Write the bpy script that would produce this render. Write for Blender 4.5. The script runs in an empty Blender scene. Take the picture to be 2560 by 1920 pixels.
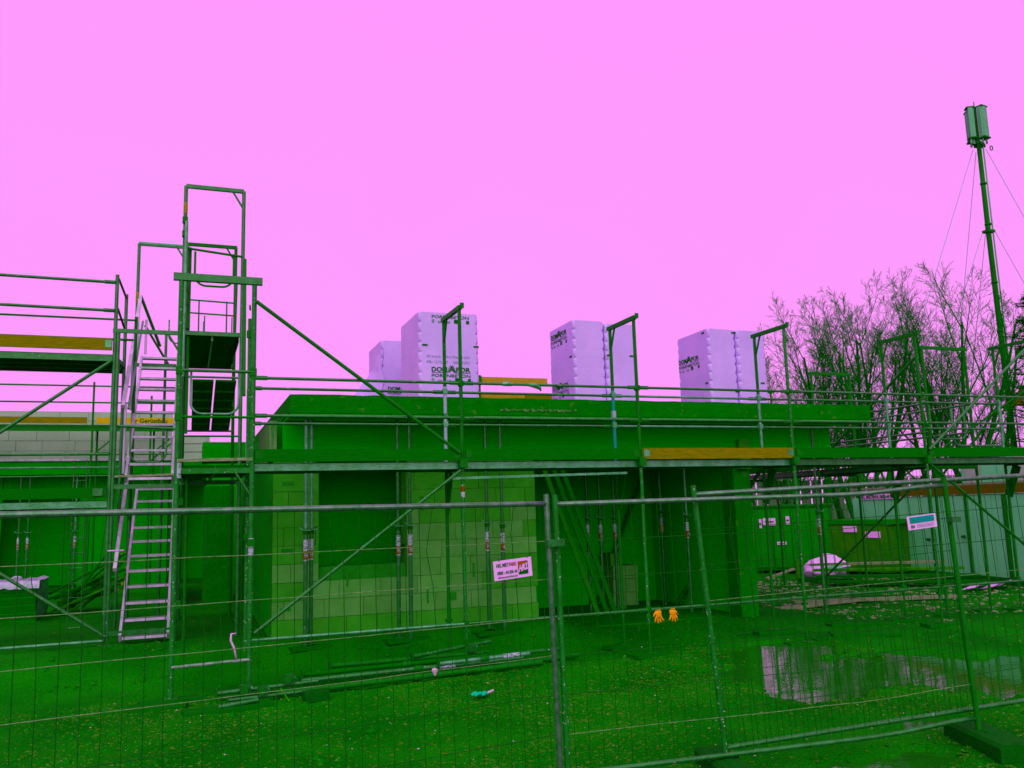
import bpy, math, random
import numpy as np
from mathutils import Vector, Matrix, Euler, noise

S = bpy.context.scene
COL = S.collection
rnd = random.Random(7)

# ------------------------------------------------------------------ camera
CAM_POS = Vector((-0.714, -10.502, 1.98))
PITCH, ROLL, YAW, FPX = 0.1458, -0.02954, 0.36328, 2150.9
cam_d = bpy.data.cameras.new('camera')
cam = bpy.data.objects.new('camera', cam_d)
COL.objects.link(cam)
fw = Vector((math.sin(YAW) * math.cos(PITCH), math.cos(YAW) * math.cos(PITCH), math.sin(PITCH)))
r0 = Vector((math.cos(YAW), -math.sin(YAW), 0))
u0 = r0.cross(fw)
rr = r0 * math.cos(ROLL) + u0 * math.sin(ROLL)
uu = -r0 * math.sin(ROLL) + u0 * math.cos(ROLL)
M = Matrix((rr, uu, -fw)).transposed().to_4x4()
M.translation = CAM_POS
cam.matrix_world = M
cam_d.sensor_fit = 'HORIZONTAL'
cam_d.sensor_width = 36.0
cam_d.lens = 36.0 * FPX / 2560.0
cam_d.clip_start = 0.05
cam_d.clip_end = 2000
S.camera = cam
S.render.resolution_x, S.render.resolution_y = 1024, 768

# ------------------------------------------------------------------ sky, sun, exposure
w = bpy.data.worlds.new('World')
S.world = w
w.use_nodes = True
nt = w.node_tree
nt.nodes.clear()
out = nt.nodes.new('ShaderNodeOutputWorld')
bg = nt.nodes.new('ShaderNodeBackground')
tc = nt.nodes.new('ShaderNodeTexCoord')
sep = nt.nodes.new('ShaderNodeSeparateXYZ')
rmp = nt.nodes.new('ShaderNodeValToRGB')
nz = nt.nodes.new('ShaderNodeTexNoise')
nz.inputs['Scale'].default_value = 1.6
nz.inputs['Detail'].default_value = 3
mx = nt.nodes.new('ShaderNodeMix'); mx.data_type = 'RGBA'; mx.blend_type = 'MULTIPLY'
rm2 = nt.nodes.new('ShaderNodeValToRGB')
rm2.color_ramp.elements[0].position = 0.35; rm2.color_ramp.elements[0].color = (1, 0.955, 1, 1)
rm2.color_ramp.elements[1].position = 0.65; rm2.color_ramp.elements[1].color = (1, 1.0, 1, 1)
mx.inputs['Factor'].default_value = 1.0
rmp.color_ramp.elements[0].position = 0.0
rmp.color_ramp.elements[0].color = (0.98, 0.335, 1.0, 1)
rmp.color_ramp.elements[1].position = 0.6
rmp.color_ramp.elements[1].color = (1.0, 0.315, 1.0, 1)
e = rmp.color_ramp.elements.new(0.22); e.color = (1.0, 0.335, 1.0, 1)
nt.links.new(tc.outputs['Generated'], sep.inputs[0])
nt.links.new(sep.outputs['Z'], rmp.inputs[0])
nt.links.new(tc.outputs['Generated'], nz.inputs['Vector'])
nt.links.new(nz.outputs['Fac'], rm2.inputs[0])
nt.links.new(rmp.outputs[0], mx.inputs[6]); nt.links.new(rm2.outputs[0], mx.inputs[7])
nt.links.new(mx.outputs[2], bg.inputs['Color'])
bg.inputs['Strength'].default_value = 1.0
nt.links.new(bg.outputs[0], out.inputs['Surface'])

sun_d = bpy.data.lights.new('sun', 'SUN')
sun_d.energy = 3.45
sun_d.angle = math.radians(100)
sun_d.color = (0.50, 1.0, 0.50)
sun = bpy.data.objects.new('sun', sun_d)
COL.objects.link(sun)
sun.rotation_euler = Vector((0.25, 0.75, -0.60)).to_track_quat('-Z', 'Y').to_euler()

S.view_settings.view_transform = 'Standard'
S.view_settings.look = 'None'
S.view_settings.exposure = 0.0
S.view_settings.gamma = 1.0
S.view_settings.use_curve_mapping = False
try:
    S.cycles.max_bounces = 8
    S.cycles.diffuse_bounces = 5
    S.cycles.use_denoising = True
except Exception:
    pass

# ------------------------------------------------------------------ materials
MATS = {}


def mat(name, c1, c2=None, rough=0.75, spec=0.08, scale=6.0, detail=5.0, lo=0.35, hi=0.65, bump=0.0, bscale=None,
        metal=0.0, obj_random=0.0, stretch=None, spots=None, spot_scale=30.0, spot_lo=0.62, coords='pos'):
    if name in MATS:
        return MATS[name]
    m = bpy.data.materials.new(name)
    m.use_nodes = True
    t = m.node_tree
    b = t.nodes['Principled BSDF']
    b.inputs['Roughness'].default_value = rough
    b.inputs['Specular IOR Level'].default_value = spec
    b.inputs['Metallic'].default_value = metal
    c2 = c2 or tuple(x * 0.72 for x in c1)
    if coords == 'pos':
        geo = t.nodes.new('ShaderNodeNewGeometry'); vec = geo.outputs['Position']
    else:
        tcn = t.nodes.new('ShaderNodeTexCoord'); vec = tcn.outputs['Object']
    if stretch:
        mp = t.nodes.new('ShaderNodeMapping')
        mp.inputs['Scale'].default_value = stretch
        t.links.new(vec, mp.inputs['Vector']); vec = mp.outputs[0]
    n = t.nodes.new('ShaderNodeTexNoise')
    n.inputs['Scale'].default_value = scale
    n.inputs['Detail'].default_value = detail
    n.inputs['Roughness'].default_value = 0.65
    t.links.new(vec, n.inputs['Vector'])
    rp = t.nodes.new('ShaderNodeValToRGB')
    rp.color_ramp.elements[0].position = lo; rp.color_ramp.elements[0].color = (*c2, 1)
    rp.color_ramp.elements[1].position = hi; rp.color_ramp.elements[1].color = (*c1, 1)
    t.links.new(n.outputs['Fac'], rp.inputs[0])
    colr = rp.outputs[0]
    if spots:
        n2 = t.nodes.new('ShaderNodeTexNoise')
        n2.inputs['Scale'].default_value = spot_scale
        n2.inputs['Detail'].default_value = 3
        t.links.new(vec, n2.inputs['Vector'])
        r2 = t.nodes.new('ShaderNodeValToRGB')
        r2.color_ramp.elements[0].position = spot_lo; r2.color_ramp.elements[0].color = (0, 0, 0, 1)
        r2.color_ramp.elements[1].position = spot_lo + 0.05; r2.color_ramp.elements[1].color = (1, 1, 1, 1)
        t.links.new(n2.outputs['Fac'], r2.inputs[0])
        mm = t.nodes.new('ShaderNodeMix'); mm.data_type = 'RGBA'
        t.links.new(r2.outputs[0], mm.inputs['Factor'])
        t.links.new(colr, mm.inputs[6]); mm.inputs[7].default_value = (*spots, 1)
        colr = mm.outputs[2]
    if obj_random:
        oi = t.nodes.new('ShaderNodeObjectInfo')
        mr = t.nodes.new('ShaderNodeMapRange')
        mr.inputs['To Min'].default_value = 1 - obj_random
        mr.inputs['To Max'].default_value = 1 + obj_random
        t.links.new(oi.outputs['Random'], mr.inputs['Value'])
        vm = t.nodes.new('ShaderNodeVectorMath'); vm.operation = 'SCALE'
        t.links.new(colr, vm.inputs[0]); t.links.new(mr.outputs[0], vm.inputs['Scale'])
        colr = vm.outputs[0]
    t.links.new(colr, b.inputs['Base Color'])
    if bump:
        nb = t.nodes.new('ShaderNodeTexNoise')
        nb.inputs['Scale'].default_value = bscale or scale * 5
        nb.inputs['Detail'].default_value = 4
        t.links.new(vec, nb.inputs['Vector'])
        bp = t.nodes.new('ShaderNodeBump')
        bp.inputs['Strength'].default_value = bump
        bp.inputs['Distance'].default_value = 0.02
        t.links.new(nb.outputs['Fac'], bp.inputs['Height'])
        t.links.new(bp.outputs[0], b.inputs['Normal'])
    MATS[name] = m
    return m


G_STEEL = mat('galvanised_steel', (0.014, 0.14, 0.028), (0.001, 0.09, 0.004), 0.25, 0.34, 9, bump=0.10, metal=0.12, spots=(0.18, 0.21, 0.21), spot_scale=26, spot_lo=0.67)
G_DARK = mat('dark_weathered_steel', (0.001, 0.135, 0.002), (0.001, 0.10, 0.001), 0.5, 0.06, 10, bump=0.15)
G_LIGHT = mat('bright_galvanised_steel', (0.09, 0.25, 0.17), (0.01, 0.155, 0.035), 0.28, 0.5, 7, bump=0.2, metal=0.2)
PAINT_SPECK = mat('paint_spattered_steel', (0.006, 0.155, 0.015), (0.001, 0.11, 0.003), 0.42, 0.12, 9, spots=(0.42, 0.36, 0.44), spot_scale=42, spot_lo=0.65)
ALU = mat('aluminium', (0.62, 0.32, 0.70), (0.26, 0.24, 0.32), 0.30, 0.5, 6, stretch=(1, 1, 0.3))
ALU_STEP = mat('ribbed_aluminium', (0.26, 0.22, 0.30), (0.03, 0.14, 0.04), 0.36, 0.45, 14)
WHITE_PAINT = mat('white_painted_steel', (0.34, 0.30, 0.56), (0.22, 0.25, 0.34), 0.5, 0.3, 8)
TEAL = mat('teal_painted_steel', (0.001, 0.22, 0.25), (0.001, 0.18, 0.16), 0.5, 0.12, 8)
YELLOW_BAND = mat('yellow_band', (0.40, 0.22, 0.004), (0.01, 0.13, 0.003), 0.6, 0.08, 40)
RAW_WOOD = mat('yellow_toe_board_wood', (0.27, 0.145, 0.0005), (0.10, 0.11, 0.0005), 0.75, 0.02, 5, stretch=(1.2, 8, 14), bump=0.2, spots=(0.02, 0.10, 0.001), spot_scale=2.2, spot_lo=0.70)
BRIGHT_BOARD = mat('bright_yellow_board', (0.56, 0.29, 0.001), (0.46, 0.25, 0.001), 0.65, 0.02, 4)
TIMBER = mat('fresh_formwork_timber', (0.50, 0.23, 0.025), (0.34, 0.18, 0.01), 0.75, 0.02, 5, stretch=(1, 8, 9))
OLD_WOOD = mat('dark_weathered_board', (0.0008, 0.125, 0.0006), (0.0005, 0.10, 0.0004), 0.85, 0.02, 5, stretch=(1.5, 8, 14), bump=0.2)
PALE_WOOD = mat('pale_wet_plank', (0.26, 0.22, 0.17), (0.06, 0.13, 0.02), 0.6, 0.2, 7, stretch=(2, 7, 7))
PRINT = mat('dark_green_print', (0.001, 0.095, 0.004), (0.001, 0.08, 0.003), 0.75, 0.02)
CONCRETE = mat('wet_concrete', (0.0006, 0.165, 0.0005), (0.0004, 0.135, 0.0004), 0.88, 0.015, 3.5, spots=(0.03, 0.165, 0.01), spot_scale=9, spot_lo=0.65, bump=0.5)
CONC_DARK = mat('dark_shuttering', (0.0006, 0.26, 0.0006), (0.0005, 0.22, 0.0004), 0.88, 0.01, 4)
STREAK = mat('streaked_plaster', (0.17, 0.24, 0.12), (0.01, 0.17, 0.004), 0.85, 0.02, 5, stretch=(5, 5, 0.6))
BLOCK = mat('aerated_concrete_block', (0.095, 0.275, 0.062), (0.062, 0.245, 0.034), 0.92, 0.01, 3, bump=0.3, bscale=60, obj_random=0.10)
BLOCK_DAMP_SHADE = mat('damp_shade_tinted_block', (0.040, 0.255, 0.014), (0.022, 0.235, 0.006), 0.92, 0.01, 3, bump=0.3, bscale=60, obj_random=0.08)  # tint for damp blocks and for shade painted on the upper courses
FAR_BLOCK = mat('pale_aerated_block', (0.34, 0.34, 0.32), (0.27, 0.32, 0.25), 0.92, 0.01, 1.5, bump=0.2, bscale=30, obj_random=0.05)
MORTAR = mat('mortar', (0.012, 0.20, 0.008), (0.006, 0.17, 0.004), 0.92, 0.01)
SHADE_LIFT = mat('shade_lifted_board', (0.001, 0.38, 0.001), (0.0008, 0.33, 0.0008), 0.9, 0.01, 4, stretch=(0.6, 2, 6))  # board colour lightened to lift the shade under the slab and in rooms
SOFFIT_LIFT = mat('shade_lifted_plaster', (0.002, 0.64, 0.002), (0.0015, 0.58, 0.0015), 0.92, 0.01, 1.2)  # colour raised to lift the shade on the slab's underside
PLASTIC = mat('white_pallet_wrap', (0.62, 0.275, 0.90), (0.53, 0.245, 0.82), 0.42, 0.2, 1.6, bump=0.22, bscale=5)
PLASTIC_TOP = mat('crumpled_clear_wrap', (0.55, 0.30, 0.72), (0.20, 0.24, 0.28), 0.22, 0.5, 9, bump=0.8, bscale=11)
BAG = mat('white_woven_bag', (0.78, 0.32, 0.86), (0.66, 0.30, 0.76), 0.7, 0.1, 6, bump=0.5, bscale=9)
SIGN = mat('white_sign_plastic', (0.86, 0.31, 0.90), (0.80, 0.30, 0.86), 0.5, 0.15, 3)
SIGN_RED = mat('orange_red_print', (0.32, 0.07, 0.001), (0.28, 0.06, 0.001), 0.7, 0.03)
SIGN_TEAL = mat('teal_sign_print', (0.001, 0.22, 0.20), (0.001, 0.19, 0.16), 0.6, 0.05)
SIGN_CYAN = mat('cyan_letters', (0.005, 0.33, 0.72), (0.005, 0.3, 0.66), 0.6, 0.05)
CONT_WHITE = mat('white_container_paint', (0.13, 0.50, 0.24), (0.11, 0.45, 0.19), 0.65, 0.06, 1.2)
CONT_RED = mat('red_brown_container_rail', (0.13, 0.065, 0.001), (0.06, 0.09, 0.001), 0.7, 0.02, 4)
CONT_GREEN = mat('green_container_paint', (0.001, 0.20, 0.001), (0.0008, 0.17, 0.001), 0.7, 0.03, 2)
PLY = mat('weathered_plywood', (0.04, 0.19, 0.001), (0.006, 0.16, 0.001), 0.85, 0.02, 3)
RUBBER = mat('recycled_rubber_block', (0.0005, 0.09, 0.001), (0.0005, 0.07, 0.001), 0.8, 0.04, 14, bump=0.4)
BARK = mat('bare_tree_bark', (0.001, 0.135, 0.001), (0.0006, 0.10, 0.0008), 0.92, 0.01, 4)
TWIG = mat('bare_twigs', (0.003, 0.15, 0.003), (0.001, 0.115, 0.001), 0.92, 0.01, 2)
NEEDLE = mat('pine_needles', (0.001, 0.13, 0.001), (0.0008, 0.095, 0.0008), 0.85, 0.01, 3)
TILE = mat('red_roof_tile', (0.28, 0.14, 0.004), (0.14, 0.13, 0.003), 0.85, 0.02, 6)
ANTENNA = mat('grey_antenna_plastic', (0.12, 0.28, 0.20), (0.09, 0.25, 0.15), 0.65, 0.06, 2)
MASTM = mat('mast_steel', (0.001, 0.12, 0.0015), (0.001, 0.10, 0.001), 0.65, 0.04, 2)
CABLE = mat('guy_cable', (0.25, 0.35, 0.55), (0.2, 0.3, 0.5), 0.5, 0.1)
ORANGE = mat('orange_glove_rubber', (0.85, 0.27, 0.006), (0.70, 0.22, 0.004), 0.65, 0.06, 20)
GLOVE_TEAL = mat('teal_glove_rubber', (0.001, 0.42, 0.26), (0.001, 0.36, 0.2), 0.65, 0.06, 20)
STICKER = mat('white_sticker', (0.44, 0.34, 0.58), (0.01, 0.14, 0.03), 0.55, 0.1, 55, stretch=(0.4, 0.4, 1.6), lo=0.44, hi=0.5)
STICK_RED = mat('red_sticker_square', (0.30, 0.04, 0.001), (0.001, 0.07, 0.001), 0.7, 0.03, 60, lo=0.42, hi=0.5)
STICK_YEL = mat('yellow_sticker_square', (0.40, 0.2, 0.001), (0.34, 0.17, 0.001), 0.7, 0.03)
PVC = mat('white_plastic_cord', (0.75, 0.3, 0.8), None, 0.5, 0.2)
FENCE_HI = mat('bright_fence_tube', (0.12, 0.17, 0.15), (0.015, 0.12, 0.035), 0.20, 0.55, 16, bump=0.06, metal=0.45)
WIRE = mat('fence_wire', (0.002, 0.085, 0.003), (0.0008, 0.06, 0.001), 0.5, 0.06, 30)
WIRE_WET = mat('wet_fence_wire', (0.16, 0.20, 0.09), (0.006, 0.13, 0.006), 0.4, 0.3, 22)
PALLET = mat('pallet_wood', (0.008, 0.15, 0.002), (0.003, 0.12, 0.001), 0.9, 0.01, 8)
CHIP = mat('gravel_chip', (0.085, 0.145, 0.012), (0.004, 0.13, 0.001), 0.9, 0.01, 60, lo=0.46, hi=0.60, spots=(0.30, 0.20, 0.20), spot_scale=45, spot_lo=0.66)
BITS = mat('pale_litter', (0.75, 0.32, 0.7), (0.45, 0.24, 0.4), 0.75, 0.05, 20)
LEAF = mat('fallen_brown_leaf', (0.10, 0.13, 0.004), (0.03, 0.115, 0.002), 0.85, 0.02, 20)


def ground_mat():
    m = bpy.data.materials.new('wet_gravel_ground')
    m.use_nodes = True
    t = m.node_tree
    b = t.nodes['Principled BSDF']
    geo = t.nodes.new('ShaderNodeNewGeometry')
    a = t.nodes.new('ShaderNodeTexNoise'); a.inputs['Scale'].default_value = 0.8; a.inputs['Detail'].default_value = 6
    f = t.nodes.new('ShaderNodeTexNoise'); f.inputs['Scale'].default_value = 38; f.inputs['Detail'].default_value = 6; f.inputs['Roughness'].default_value = 0.75
    v = t.nodes.new('ShaderNodeTexVoronoi'); v.inputs['Scale'].default_value = 55
    for n in (a, f, v):
        t.links.new(geo.outputs['Position'], n.inputs['Vector'])
    r1 = t.nodes.new('ShaderNodeValToRGB')
    r1.color_ramp.elements[0].position = 0.36; r1.color_ramp.elements[0].color = (0.0004, 0.125, 0.0003, 1)
    r1.color_ramp.elements[1].position = 0.66; r1.color_ramp.elements[1].color = (0.004, 0.20, 0.0006, 1)
    t.links.new(a.outputs['Fac'], r1.inputs[0])
    r2 = t.nodes.new('ShaderNodeValToRGB')
    r2.color_ramp.elements[0].position = 0.36; r2.color_ramp.elements[0].color = (0.6, 0.75, 0.6, 1)
    r2.color_ramp.elements[1].position = 0.72; r2.color_ramp.elements[1].color = (4.0, 1.2, 1.6, 1)
    k = r2.color_ramp.elements.new(0.55); k.color = (1, 1, 1, 1)
    t.links.new(f.outputs['Fac'], r2.inputs[0])
    mm = t.nodes.new('ShaderNodeMix'); mm.data_type = 'RGBA'; mm.blend_type = 'MULTIPLY'; mm.inputs['Factor'].default_value = 1
    t.links.new(r1.outputs[0], mm.inputs[6]); t.links.new(r2.outputs[0], mm.inputs[7])
    t.links.new(mm.outputs[2], b.inputs['Base Color'])
    b.inputs['Roughness'].default_value = 0.85
    b.inputs['Specular IOR Level'].default_value = 0.012
    add = t.nodes.new('ShaderNodeMath'); add.operation = 'ADD'
    t.links.new(f.outputs['Fac'], add.inputs[0]); t.links.new(v.outputs['Distance'], add.inputs[1])
    bp = t.nodes.new('ShaderNodeBump'); bp.inputs['Strength'].default_value = 0.6; bp.inputs['Distance'].default_value = 0.03
    t.links.new(add.outputs[0], bp.inputs['Height'])
    t.links.new(bp.outputs[0], b.inputs['Normal'])
    return m


def water_mat():
    m = bpy.data.materials.new('puddle_water')
    m.use_nodes = True
    t = m.node_tree
    b = t.nodes['Principled BSDF']
    b.inputs['Base Color'].default_value = (0.006, 0.12, 0.002, 1)
    b.inputs['Roughness'].default_value = 0.035
    b.inputs['IOR'].default_value = 1.38
    b.inputs['Specular IOR Level'].default_value = 0.62
    geo = t.nodes.new('ShaderNodeNewGeometry')
    n = t.nodes.new('ShaderNodeTexNoise'); n.inputs['Scale'].default_value = 9; n.inputs['Detail'].default_value = 3
    t.links.new(geo.outputs['Position'], n.inputs['Vector'])
    bp = t.nodes.new('ShaderNodeBump'); bp.inputs['Strength'].default_value = 0.10; bp.inputs['Distance'].default_value = 0.01
    t.links.new(n.outputs['Fac'], bp.inputs['Height'])
    t.links.new(bp.outputs[0], b.inputs['Normal'])
    return m


# ------------------------------------------------------------------ build helpers
WM = {}


def link(o, parent=None):
    COL.objects.link(o)
    WM[o.name] = o.matrix_basis.copy()
    if parent is not None:
        o.parent = parent
        o.matrix_parent_inverse = WM[parent.name].inverted()
    return o


def tag(o, label, cat, group=None):
    o['label'] = label
    o['category'] = cat
    if group:
        o['group'] = group
    return o


def thing(name, loc, label, cat, group=None):
    o = bpy.data.objects.new(name, None)
    o.empty_display_size = 0.2
    o.matrix_basis = Matrix.Translation(Vector(loc))
    link(o)
    return tag(o, label, cat, group)


def V(*a):
    return Vector(a)


class MB:
    def __init__(s):
        s.v = []; s.f = []

    def add(s, vs, fs):
        n = len(s.v)
        s.v += [tuple(p) for p in vs]
        s.f += [tuple(i + n for i in q) for q in fs]
        return s

    def box(s, c, d, rz=0.0, rot=None):
        R = rot if rot is not None else Matrix.Rotation(rz, 3, 'Z')
        c = Vector(c)
        vs = []
        for x in (-.5, .5):
            for y in (-.5, .5):
                for z in (-.5, .5):
                    vs.append(c + R @ Vector((x * d[0], y * d[1], z * d[2])))
        return s.add(vs, [(0, 1, 3, 2), (4, 6, 7, 5), (0, 4, 5, 1), (2, 3, 7, 6), (0, 2, 6, 4), (1, 5, 7, 3)])

    def tube(s, pts, rad, n=10, cap=True):
        pts = [Vector(p) for p in pts]
        if not isinstance(rad, (list, tuple)):
            rad = [rad] * len(pts)
        base = len(s.v)
        up = None
        for i, p in enumerate(pts):
            d = (pts[min(i + 1, len(pts) - 1)] - pts[max(i - 1, 0)]).normalized()
            if up is None:
                up = Vector((0, 0, 1)) if abs(d.z) < 0.9 else Vector((1, 0, 0))
            a = d.cross(up).normalized(); b = a.cross(d).normalized(); up = b
            for k in range(n):
                t = 2 * math.pi * k / n
                s.v.append(tuple(p + (a * math.cos(t) + b * math.sin(t)) * rad[i]))
        for i in range(len(pts) - 1):
            for k in range(n):
                k2 = (k + 1) % n
                s.f.append((base + i * n + k, base + i * n + k2, base + (i + 1) * n + k2, base + (i + 1) * n + k))
        if cap:
            s.f.append(tuple(base + k for k in reversed(range(n))))
            s.f.append(tuple(base + (len(pts) - 1) * n + k for k in range(n)))
        return s

    def quad(s, a, b, c, d):
        return s.add([a, b, c, d], [(0, 1, 2, 3)])

    def build(s, name, m, parent=None, smooth=False, origin=None):
        o0 = Vector(origin) if origin is not None else None
        me = bpy.data.meshes.new(name)
        vs = s.v if o0 is None else [tuple(Vector(p) - o0) for p in s.v]
        me.from_pydata(vs, [], s.f)
        me.update()
        if smooth:
            me.polygons.foreach_set('use_smooth', [len(p.vertices) <= 4 for p in me.polygons])
        if m:
            for q in (m if isinstance(m, (list, tuple)) else [m]):
                me.materials.append(q)
        o = bpy.data.objects.new(name, me)
        if o0 is not None:
            o.matrix_basis = Matrix.Translation(o0)
        return link(o, parent)


# shared unit tube / unit box meshes --------------------------------
_unit = {}


def unit_tube(m, n):
    k = ('t', m.name, n)
    if k not in _unit:
        b = MB(); b.tube([(0, 0, -.5), (0, 0, .5)], 1.0, n)
        me = bpy.data.meshes.new('tube_' + m.name); me.from_pydata(b.v, [], b.f); me.update()
        me.polygons.foreach_set('use_smooth', [len(p.vertices) <= 4 for p in me.polygons])
        me.materials.append(m); _unit[k] = me
    return _unit[k]


def unit_box(m, bev=0.0):
    k = ('b', m.name)
    if k not in _unit:
        b = MB(); b.box((0, 0, 0), (1, 1, 1))
        me = bpy.data.meshes.new('box_' + m.name); me.from_pydata(b.v, [], b.f); me.update()
        me.materials.append(m); _unit[k] = me
    return _unit[k]


def bar(name, p, q, r, m, parent=None, n=12):
    p, q = Vector(p), Vector(q)
    d = q - p
    o = bpy.data.objects.new(name, unit_tube(m, n))
    R = d.to_track_quat('Z', 'Y').to_matrix().to_4x4()
    o.matrix_basis = Matrix.Translation((p + q) / 2) @ R @ Matrix.Diagonal((r, r, d.length, 1))
    return link(o, parent)


def box(name, c, d, m, parent=None, rz=0.0, rot=None):
    o = bpy.data.objects.new(name, unit_box(m))
    R = (rot.to_4x4() if rot is not None else Matrix.Rotation(rz, 4, 'Z'))
    o.matrix_basis = Matrix.Translation(Vector(c)) @ R @ Matrix.Diagonal((d[0], d[1], d[2], 1))
    return link(o, parent)


def span(name, p, q, wd, th, m, parent=None, up=(0, 0, 1)):
    """board from p to q: width wd along the side, thickness th along up"""
    p, q = Vector(p), Vector(q)
    d = (q - p); L = d.length; d.normalize()
    s_ = d.cross(Vector(up)).normalized(); u_ = s_.cross(d)
    R = Matrix((d, s_, u_)).transposed()
    return box(name, (p + q) / 2, (L, wd, th), m, parent, rot=R)


# text meshes (made while the scene is small) ------------------------
_txt = {}


def text_mesh(s, bold=0.0, sx=1.0, depth=0.0):
    k = (s, bold, sx)
    if k in _txt:
        return _txt[k]
    cu = bpy.data.curves.new('text', 'FONT')
    cu.body = s; cu.size = 1.0; cu.offset = bold; cu.align_x = 'LEFT'; cu.resolution_u = 3
    o = bpy.data.objects.new('text', cu)
    COL.objects.link(o)
    dg = bpy.context.evaluated_depsgraph_get()
    me = bpy.data.meshes.new_from_object(o.evaluated_get(dg))
    co = np.empty(len(me.vertices) * 3); me.vertices.foreach_get('co', co); co = co.reshape(-1, 3)
    x0, y0 = co[:, 0].min(), co[:, 1].min(); x1, y1 = co[:, 0].max(), co[:, 1].max()
    vs = [((p[0] - x0) / (x1 - x0), (p[1] - y0) / (y1 - y0)) for p in co]
    fs = [tuple(p.vertices) for p in me.polygons]
    COL.objects.unlink(o); bpy.data.objects.remove(o); bpy.data.curves.remove(cu); bpy.data.meshes.remove(me)
    _txt[k] = (vs, fs)
    return _txt[k]


def put_text(name, s, org, ax, up, wd, ht, m, parent, bold=0.0, nrm=None, off=0.003):
    """lettering of width wd and height ht whose lower left corner is org"""
    vs, fs = text_mesh(s, bold)
    org, ax, up = Vector(org), Vector(ax).normalized(), Vector(up).normalized()
    n = ax.cross(up)
    b = MB(); b.add([org + ax * (x * wd) + up * (y * ht) + n * off for x, y in vs], fs)
    return b.build(name, m, parent)


def decal(name, org, ax, up, wd, ht, m, parent, off=0.002):
    org, ax, up = Vector(org), Vector(ax).normalized(), Vector(up).normalized()
    n = ax.cross(up)
    o = org + n * off
    b = MB(); b.quad(o, o + ax * wd, o + ax * wd + up * ht, o + up * ht)
    return b.build(name, m, parent)


for s_, b_ in (('DOM', .03), ('A', .03), ('POR', .03), ('PORENBETON', .012), ('PP 4-0,55  599x175x249 AFS', 0), ('PB-1272-00    20051251', 0),
               ('HKL MIET', .03), ('PARK', .03), ('0800 - 44 555 44', .03), ('hkl-baumaschinen.de', .02), ('HKL', .04),
               ('Container Gerüst Baumaschinen', .01), ('Verkauf & Vermietung', .01), ('BN', .03), ('er Gerüstbau', .02),
               ('HKL MIETPARK 0800-44 555 44', .03), ('H', .03)):
    text_mesh(s_, b_)

# ------------------------------------------------------------------ ground, puddle, gravel


def sstep(a, b, x):
    t = max(0.0, min(1.0, (x - a) / (b - a)))
    return t * t * (3 - 2 * t)


PUD = [(6.5, -1.9, 1.45, 1.5), (7.7, -2.6, 1.5, 1.15), (6.9, -0.5, 1.1, 0.75), (8.9, -2.5, 1.1, 0.7), (7.9, -3.5, 1.3, 0.6), (4.35, -5.0, 0.75, 0.32), (5.6, -4.3, 0.45, 0.3)]
WATER_Z = -0.035


def ground_z(x, y):
    n1 = noise.noise(Vector((x * 0.9, y * 0.9, 0.3)))
    n2 = noise.noise(Vector((x * 3.1, y * 3.1, 2.3)))
    n3 = noise.noise(Vector((x * 9.0, y * 9.0, 5.3)))
    z = 0.026 * n1 + 0.020 * n2 + 0.011 * n3 + 0.012
    rise = 0.34 * sstep(0.7, 1.9, y) * (1 - sstep(4.2, 5.6, x))
    rise += 0.08 * sstep(0.9, 2.2, y) * sstep(4.2, 5.6, x) * (1 - sstep(9.0, 10.5, x))
    z += rise
    d = 0.0
    for (cx, cy, a, b) in PUD:
        q = math.hypot((x - cx) / a, (y - cy) / b) + 0.30 * n1 + 0.34 * n2 + 0.22 * n3
        d = max(d, 1 - sstep(0.55, 1.15, q))
    z -= 0.105 * d
    far = max(abs(x) - 40, abs(y) - 40, 0)
    if far > 0:
        z *= max(0, 1 - far / 20)
    return z


def lines(a0, a, b, b1, st):
    L = list(np.arange(a, b, st))
    g = st; x = a
    lo = []
    while x > a0:
        g *= 1.35; x -= g; lo.append(x)
    g = st; x = L[-1]
    hi = []
    while x < b1:
        g *= 1.35; x += g; hi.append(x)
    return lo[::-1] + L + hi


xs = lines(-400, -6.0, 13.5, 400, 0.085)
ys = lines(-200, -8.2, 3.0, 500, 0.085)
gv = [(x, y, ground_z(x, y)) for y in ys for x in xs]
nx = len(xs)
gf = [(j * nx + i, j * nx + i + 1, (j + 1) * nx + i + 1, (j + 1) * nx + i) for j in range(len(ys) - 1) for i in range(nx - 1)]
b = MB(); b.v = gv; b.f = gf
ground = b.build('ground', ground_mat(), smooth=True)
ground['kind'] = 'structure'
b = MB()
b.quad((3.2, -6.6, WATER_Z), (13.0, -6.6, WATER_Z), (13.0, 1.6, WATER_Z), (3.2, 1.6, WATER_Z))
pud = b.build('puddle', water_mat()); pud['kind'] = 'structure'


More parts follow.
